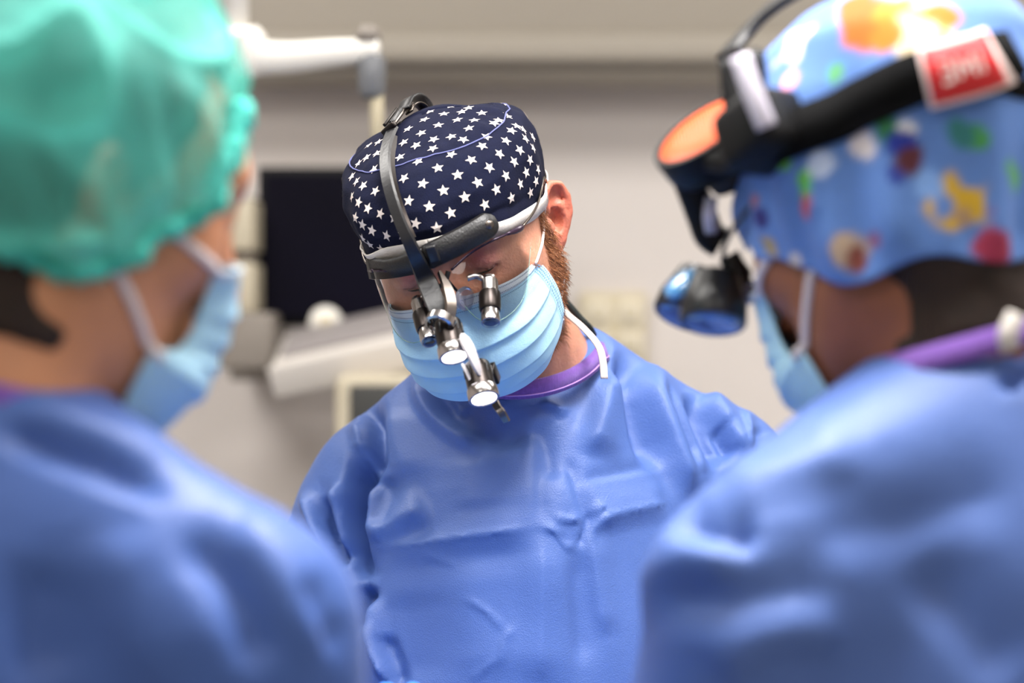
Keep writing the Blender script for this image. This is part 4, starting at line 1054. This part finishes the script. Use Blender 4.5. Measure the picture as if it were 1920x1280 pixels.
# red label on the band
P, N = bandpath([(1737, 150), (1770, 142), (1800, 134), (1830, 126), (1858, 118)], .0095, 9)
lb = MB().ribbon(P, N, .0195, .0012).build('label_plate', m_lab, hlr, label='red label with white lettering')
P2_, N2_ = bandpath([(1745, 148), (1770, 142), (1800, 134), (1830, 126), (1850, 120)], .0110, 9)
MB().ribbon(P2_, N2_, .0172, .0006).build('label_print', m_red, lb)
T2 = np.gradient(P2_, axis=0); T2 /= np.linalg.norm(T2, axis=1, keepdims=True); S2 = np.cross(T2, N2_); S2 /= np.linalg.norm(S2, axis=1, keepdims=True)
if S2[4][2] < 0: S2 = -S2
mb = MB()
def bar(t0, s0, t1, s1, w=.0011):
    f = lambda t: np.array([np.interp(t, np.linspace(0, 1, 9), P2_[:, i]) for i in range(3)])
    n_ = N2_[4]; A = f(t0) + S2[4] * s0 + n_ * .0012; B = f(t1) + S2[4] * s1 + n_ * .0012; d = B - A; e = np.cross(d, n_); e /= np.linalg.norm(e)
    mb.add([A - e * w, A + e * w, B + e * w, B - e * w], [(0, 1, 2, 3)])
for t0, s0, t1, s1 in [(.20, .007, .34, .007), (.34, .007, .34, -.006), (.22, .0005, .34, .0005), (.20, -.006, .34, -.006), (.43, -.006, .43, .007), (.43, .007, .52, -.002), (.52, -.002, .61, .007), (.61, .007, .61, -.006), (.72, .007, .72, -.006)]:
    bar(t0, s0, t1, s1)
mb.build('lettering', m_lab, lb, smooth=False)
# bracket between band and lamp
_p, _n = hitR.px(1455, 250)
MB().box(_p + _n * .010, (.046, .050, .044), FR.M, .010).build('bracket_block', m_hous, hlr)
MB().ribbon(spline(np.array([_p + _n * .022, W(1425, 255, 1.55), W(1385, 290, 1.58), W(1345, 295, 1.61)]), 16), np.array([.1, -1, .4]), .019, .010).build('bracket', m_hous, hlr)
MB().ribbon(spline(np.array([W(1438, 235, 1.530), W(1424, 240, 1.545), W(1400, 190, 1.56), W(1392, 112, 1.575)])[[0, 1, 2, 3]], 14), np.array([-.6, -1, .3]), .016, .008).build('bracket', m_hous, hlr)
MB().ribbon(spline(np.array([W(1388, 108, 1.505), W(1404, 155, 1.500), W(1422, 200, 1.497), W(1438, 238, 1.497)]), 14), np.array([-.3, -1, .2]), .0066, .004).build('clip', m_lilac, hlr, label='pale grey clip')
MB().ribbon(spline(np.array([W(1368, 108, 1.64), W(1392, 78, 1.65), W(1425, 42, 1.65), W(1470, 5, 1.64), W(1530, -30, 1.63)]), 20), np.array([-.6, -.2, .7]), .012, .005).build('crown_strap', m_black, hlr)
MB().ribbon(spline(np.array([W(1290, 335, 1.64), W(1305, 375, 1.645), W(1318, 410, 1.65), W(1330, 440, 1.65), W(1352, 455, 1.65)]), 16), np.array([-.4, -1, .2]), .011, .009).build('lower_arm', m_hous, hlr)
MB().ribbon(spline(np.array([W(1334, 370, 1.63), W(1330, 405, 1.63), W(1334, 435, 1.64)]), 10), np.array([-.2, -1, .3]), .0045, .002).build('arm_trim', m_lilac, hlr)
# loupes
lpr = thing('loupe_glasses', W(1330, 555, 1.64), 'black magnifying loupes with blue reflecting lens hanging before right person\'s face', 'glasses')
m_bluelens = mat('blue_coated_lens', srgb(90, 165, 225), .1, coat=1, spec=.8)
m_navylens = mat('navy_lens', srgb(58, 70, 120), .12, coat=1, spec=.8)
axl = np.array([-.10, -.38, -.92])
def bigscope(c, ax, r, L):
    ax = ax / np.linalg.norm(ax); t = MB().lathe(c - ax * L / 2, ax, [(0, r * .55), (.002, r * .72), (L * .35, r * .85), (L * .6, r * 1.0), (L * .95, r * 1.02), (L, r * .97), (L, r * .85)], 40).build('telescope', m_blkpl, lpr, sharp=35)
    MB().lathe(c - ax * L / 2, ax, [(L * .985, r * .88), (L * 1.01, r * .80), (L * 1.02, r * .4), (L * 1.022, .0004)], 36).build('objective', m_navylens, t)
    return t
t1_ = bigscope(W(1340, 560, 1.63), axl, .0225, .037)
t2_ = bigscope(W(1296, 552, 1.67), axl + np.array([-.3, 0, 0]), .021, .037)
MB().lathe(W(1283, 538, 1.65), np.array([-.55, -.35, .75]), [(0, .0135), (.003, .0140), (.006, .0125), (.0075, .006), (.008, .0004)], 32).build('side_lens', m_bluelens, t2_)
MB().tube(spline(np.array([W(1368, 545, 1.64), W(1385, 535, 1.645), W(1392, 520, 1.65), W(1378, 500, 1.65), W(1366, 478, 1.65)]), 16), [.006] * 8 + [.0075] * 8, n=10).build('mount_arm', m_blkpl, lpr)
MB().box(W(1396, 552, 1.645), (.014, .012, .012), FR.M, .003).build('bridge', mat('smoky_plastic', srgb(110, 112, 138), .25), lpr)
MB().tube(FR.w(spline(np.array([(.012, .128, .026), (.040, .120, .034), (.062, .095, .034), (.076, .060, .034), (.083, .020, .036)]), 30)), .0018, n=8).build('temple_arm', m_blkpl, lpr)
MB().tube(FR.w(spline(np.array([(.012, .128, .026), (-.012, .128, .026), (-.040, .120, .034), (-.062, .095, .034), (-.076, .060, .034), (-.083, .020, .036)]), 30)), .0018, n=8).build('rim', m_blkpl, lpr)
# ================================================================== the operating theatre behind
m_trayw = mat('tray_white', srgb(212, 206, 200), .45)
m_white = mat('white_enamel', srgb(240, 236, 228), .35, noise=(6, .02))
m_beige = mat('beige_enamel', srgb(188, 178, 156), .45, noise=(6, .03))
m_screen = mat('monitor_glass', srgb(10, 8, 22), .3, noise=(5, .3), spec=.12)
m_bezel = mat('monitor_bezel', srgb(7, 7, 9), .4, spec=.2)
m_grey = mat('equipment_grey', srgb(138, 130, 122), .5, noise=(8, .05))
m_dkgrey = mat('equipment_dark', srgb(58, 58, 56), .45)
m_cream = mat('cream_panel', srgb(214, 202, 172), .5)
m_creaml = mat('cream_socket', srgb(238, 230, 214), .5)
def quad_box(name, x0, y0, x1, y1, d, depth, m, parent=None, bev=.004, **k):
    """a box whose front face fills these pixels when it stands d metres away"""
    a = W(x0, y0, d); b = W(x1, y1, d); c = (a + b) / 2 + [0, depth / 2, 0]
    return MB().box(c, (abs(b[0] - a[0]), depth, abs(a[2] - b[2])), bev=bev).build(name, m, parent, sharp=40, **k)
mon = thing('monitor', W(745, 610, 3.9), 'large black wall monitor behind the surgeon in the star-print cap', 'monitor')
quad_box('casing', 482, 312, 1004, 612, 3.9, .045, m_bezel, mon)
quad_box('screen', 496, 326, 990, 594, 3.897, .004, m_screen, mon, bev=0)
MB().box(W(745, 460, 4.09), (.12, .31, .12), bev=.006).build('wall_bracket', m_dkgrey, mon, sharp=40)
# pendant arm, upper left
pen = thing('pendant_arm', W(441, -700, 3.0), 'glossy white ceiling pendant arm above the monitor', 'pendant arm')
top = W(441, 60, 3.0).copy(); top[2] = CEIL - .002
MB().tube([top, W(441, 70, 3.0)], .0175, n=24).build('post', m_white, pen)
MB().lathe(np.array([top[0], top[1], CEIL - .022]), (0, 0, 1), [(0, .03), (.004, .09), (.02, .095)], 32).build('ceiling_plate', m_white, pen, sharp=40)
MB().tube(spline(np.array([W(447, 55, 3.0), W(450, 80, 3.0), W(466, 103, 3.0), W(530, 108, 2.995), W(620, 100, 2.985), W(712, 92, 2.98)]), 40), np.interp(np.linspace(0, 1, 40), [0, .12, .3, .55, 1], [.018, .034, .030, .021, .015]), n=24).build('arm', m_white, pen)
MB().lathe(W(462, 112, 3.0), (0, -.2, 1), [(-.022, .010), (-.018, .022), (0, .027), (.03, .026), (.042, .016)], 28).build('elbow_joint', m_white, pen)
MB().lathe(W(690, 78, 2.98), (0, 0, 1), [(0, .016), (.012, .016), (.02, .010)], 20).build('knob', m_grey, pen)
MB().lathe(W(697, 185, 2.98), (0, 0, 1), [(0, .012), (.01, .017), (.045, .018), (.06, .010)], 20).build('coupling', mat('coupling_grey', srgb(110, 112, 116), .4), pen)
MB().tube([W(700, 100, 2.98), W(706, 175, 2.98), W(708, 300, 2.98)], .0085, n=16).build('drop_tube', m_cream, pen)
# keyboard tray
tr = thing('keyboard_tray', W(620, 720, 3.62), 'white slanted keyboard tray below the black monitor', 'tray')
c = W(650, 640, 3.70); Rt = np.array(Matrix.Rotation(math.radians(-14), 3, 'Y') @ Matrix.Rotation(math.radians(16), 3, 'X') @ Matrix.Rotation(math.radians(-6), 3, 'Z'))
MB().box(c, (.215, .18, .018), Rt, .004).build('shelf', m_trayw, tr, sharp=40)
MB().box(c + Rt @ np.array([0, .01, .013]), (.190, .12, .010), Rt, .003).build('keyboard', mat('keyboard_grey', srgb(150, 144, 144), .5), tr, sharp=40)
MB().box(c + Rt @ np.array([0, -.094, -.012]), (.220, .010, .048), Rt, .003).build('front_lip', m_trayw, tr, sharp=40)
MB().box(c + np.array([.02, .10, -.045]), (.05, .14, .05), bev=.004).build('support', m_grey, tr, sharp=40)
MB().box(c + np.array([.02, .38, -.055]), (.06, .45, .04), bev=.004).build('support', m_grey, tr, sharp=40)
# round white camera head at the foot of the monitor
cam_t = thing('camera_dome', W(611, 640, 3.80), 'small round white camera dome in front of the monitor base', 'camera')
MB().lathe(W(611, 606, 3.80), (0, -1, .15), [(-.022, .010), (-.016, .022), (0, .0265), (.012, .025), (.018, .018), (.020, .0005)], 32).build('shell', m_white, cam_t)
MB().lathe(W(611, 604, 3.778), (0, -1, .15), [(0, .012), (.002, .011), (.0035, .0005)], 24).build('lens', m_cream, cam_t)
MB().tube([W(611, 620, 3.80), W(613, 650, 3.78)], .011, n=16).build('stand', m_grey, cam_t)
# beige device with a dark display, behind the shoulder
dev = thing('anaesthesia_machine', [W(720, 900, 3.5)[0], 3.6, 0], 'beige medical machine with dark display behind the surgeon\'s shoulder', 'machine')
x0 = W(628, 700, 3.5); 
a = W(628, 702, 3.5); b = W(860, 702, 3.5)
MB().box(((a[0] + b[0]) / 2, 3.66, a[2] / 2 + .04), (b[0] - a[0], .32, a[2] - .08), bev=.012).build('cabinet', m_beige, dev, sharp=40)
quad_box('display', 655, 722, 830, 860, 3.492, .012, m_dkgrey, dev)
for _x in (a[0] + .03, b[0] - .03):
    for _y in (3.54, 3.78): MB().lathe((_x, _y, .04), (1, 0, 0), [(-.012, .03), (-.01, .038), (.01, .038), (.012, .03)], 20).build('castor', m_dkgrey, dev)
# equipment column behind the left assistant's face
tow = thing('equipment_rack', [W(450, 640, 3.8)[0], 3.9, W(0, 692, 3.76)[2]], 'grey and beige wall-hung equipment between left person\'s face and monitor', 'equipment')
def tw(x0, y0, x1, y1, d, m, nm, dep=.18): return quad_box(nm, x0, y0, x1, y1, d, dep, m, tow, bev=.006)
tw(402, 372, 476, 470, 3.78, m_beige, 'upper_unit'); tw(404, 470, 470, 492, 3.80, m_grey, 'gap_panel'); tw(400, 492, 478, 586, 3.78, m_beige, 'lower_unit')
tw(392, 586, 512, 692, 3.76, m_grey, 'base_unit', .12)
MB().box((W(452, 0, 3.9)[0], 4.10, W(0, 540, 3.9)[2]), (.05, .298, .30), bev=.004).build('wall_rail', m_grey, tow, sharp=40)
# socket panel on the wall, right of the surgeon
sp = thing('socket_panel', W(1150, 690, WALLY), 'cream wall panel of power sockets right of the bearded jaw', 'socket panel')
quad_box('plate', 1086, 548, 1212, 745, WALLY - .022, .02, m_cream, sp)
for i in range(2):
    for j in range(3):
        cx, cy = 1122 + 60 * i, 586 + 58 * j
        o = quad_box('socket', cx - 21, cy - 21, cx + 21, cy + 21, WALLY - .030, .010, m_creaml, sp)
        MB().lathe(W(cx, cy, WALLY - .0305), (0, -1, 0), [(0, .013), (.001, .013), (.0012, .011)], 20).build('socket_well', m_cream, o)

# ================================================================== around the frame: table, lamp, panels, legs and hands
tb = thing('operating_table', (0, 1.86, 0), 'draped operating table between the three people', 'table')
m_drape = mat('drape_blue', srgb(120, 160, 205), .75, noise=(8, .04), bump=[('noise', 30, .002)])
MB().box((0, 1.86, .895), (1.7, .36, .07), bev=.02).build('table_top', m_drape, tb, sharp=40)
MB().box((0, 1.86, .50), (.22, .18, .76), bev=.02).build('column', m_white, tb, sharp=40)
MB().box((0, 1.86, .06), (.9, .30, .12), bev=.03).build('base', m_white, tb, sharp=40)
sl = thing('surgical_lamp', (LAMP.x, LAMP.y, CEIL), 'round white operating lamp above the table', 'lamp')
MB().lathe(np.array(LAMP), (0, 0, 1), [(0, .30), (.02, .31), (.06, .27), (.10, .12), (.11, .03)], 48).build('lamp_head', m_white, sl, sharp=40)
MB().tube([np.array(LAMP) + [0, 0, .08], (LAMP.x, LAMP.y, CEIL - .001)], .022, n=16).build('stem', m_white, sl)
m_panel = mat('panel_diffuser', srgb(250, 248, 240), .5, emit=(1, .97, .92), estr=2.0)
m_panel.cycles.emission_sampling = 'NONE'
for _i, (_x, _y) in enumerate(PANELS):
    t = thing('ceiling_light', (_x, _y, CEIL), 'flat white ceiling light panel over the %s %s of the room' % (['left', 'right'][_i % 2], ['near end', 'middle', 'far end'][_i // 2]), 'ceiling light', 'ceiling light panels')
    MB().box((_x, _y, CEIL - .018), (1.24, .64, .034), bev=.004).build('frame', m_white, t, sharp=40)
    MB().box((_x, _y, CEIL - .037), (1.16, .56, .006)).build('diffuser', m_panel, t, smooth=False)

m_scrub = mat('scrub_trousers', srgb(96, 62, 140), .8, noise=(20, .05))
m_clog = mat('white_clog', srgb(226, 224, 220), .5)
def lower_body(person, cx, cy, yaw):
    y = math.radians(yaw); f = np.array([-math.sin(y), -math.cos(y), 0]); r = np.array([f[1], -f[0], 0])
    base = np.array([cx, cy, 0.])
    def fn(P):
        d = None
        for s in (-1, 1):
            e = chain(P, [base + r * s * .085 + [0, 0, .72], base + r * s * .10 + [0, 0, .09]], [.085, .062]); d = e if d is None else smin(d, e, .03)
        return smax(d, .06 - P[:, 2], .01)
    V, F = sdf_mesh(fn, base + [-.25, -.25, .03], base + [.25, .25, .82], .02)
    mesh_obj('trousers', V, F, m_scrub, person)
    for s in (-1, 1):
        c = base + r * s * .10
        def sh(P):
            q = P - c; l = np.stack([q @ r, q @ f, q[:, 2]], 1)
            d = smin(ell(l, (0, .07, .035), (.045, .10, .040)), ell(l, (0, -.05, .045), (.040, .07, .055)), .03)
            return smax(d, .002 - P[:, 2], .004)
        V, F = sdf_mesh(sh, c + [-.2, -.2, -.01], c + [.2, .2, .12], .012)
        mesh_obj('shoe', V, F, m_clog, person)
def glove(person, wrist, fwd, thumb_side, raise_to=None):
    w = np.asarray(wrist, float); f = np.asarray(fwd, float); f /= np.linalg.norm(f)
    u = np.array([0, 0, 1.]); u -= f * (u @ f); u /= np.linalg.norm(u); r = np.cross(f, u) * thumb_side
    g = lambda a, b, c: w + r * a + f * b + u * c
    def fn(P):
        q = P - w; l = np.stack([q @ r, q @ f, q @ u], 1)
        d = cap(l, (0, -.06, 0), (0, .02, 0), .034, .030)
        d = smin(d, ell(l, (0, .065, -.002), (.042, .052, .017)), .03)
        for i, (x, L) in enumerate([(.030, .072), (.010, .080), (-.010, .074), (-.028, .058)]):
            k = [(x * .9, .095, 0), (x * 1.1, .095 + L * .45, .004), (x * 1.1, .095 + L * .78, -.012), (x * 1.05, .095 + L * .92, -.032)]
            d = smin(d, chain(l, k, [.0105, .0095, .0088, .008]), .006)
        d = smin(d, chain(l, [(.030, .02, -.004), (.056, .055, -.010), (.062, .085, -.018), (.056, .108, -.026)], [.015, .0125, .0105, .0092]), .012)
        return d
    V, F = sdf_mesh(fn, w - .2, w + .2, .006)
    if raise_to is not None:                      # lift the hand until its knuckles come to this height
        V = V + np.array([0, 0, raise_to - (V[:, 2] - CZ + .1412 * V[:, 1]).max()])
    mesh_obj('glove', V, F, m_glove, person)
lower_body(person_c, 0, 2.30, 0); lower_body(person_l, -.29, 1.42, -150); lower_body(person_r, .28, 1.57, 150)
zt = .945 + .045
glove(person_c, (.15, 1.965, zt + .02), (-.35, -1, -.08), -1); glove(person_c, (-.120, 2.00, CZ - .37), (.25, -.85, .45), 1, raise_to=.0015)
glove(person_l, (-.06, 1.68, zt + .01), (.4, 1, -.06), -1); glove(person_l, (-.23, 1.735, zt + .01), (.5, 1, -.06), 1)
glove(person_r, (.06, 1.75, zt + .01), (-.3, 1, -.06), 1); glove(person_r, (.25, 1.83, zt + .01), (-.6, 1, -.06), -1)
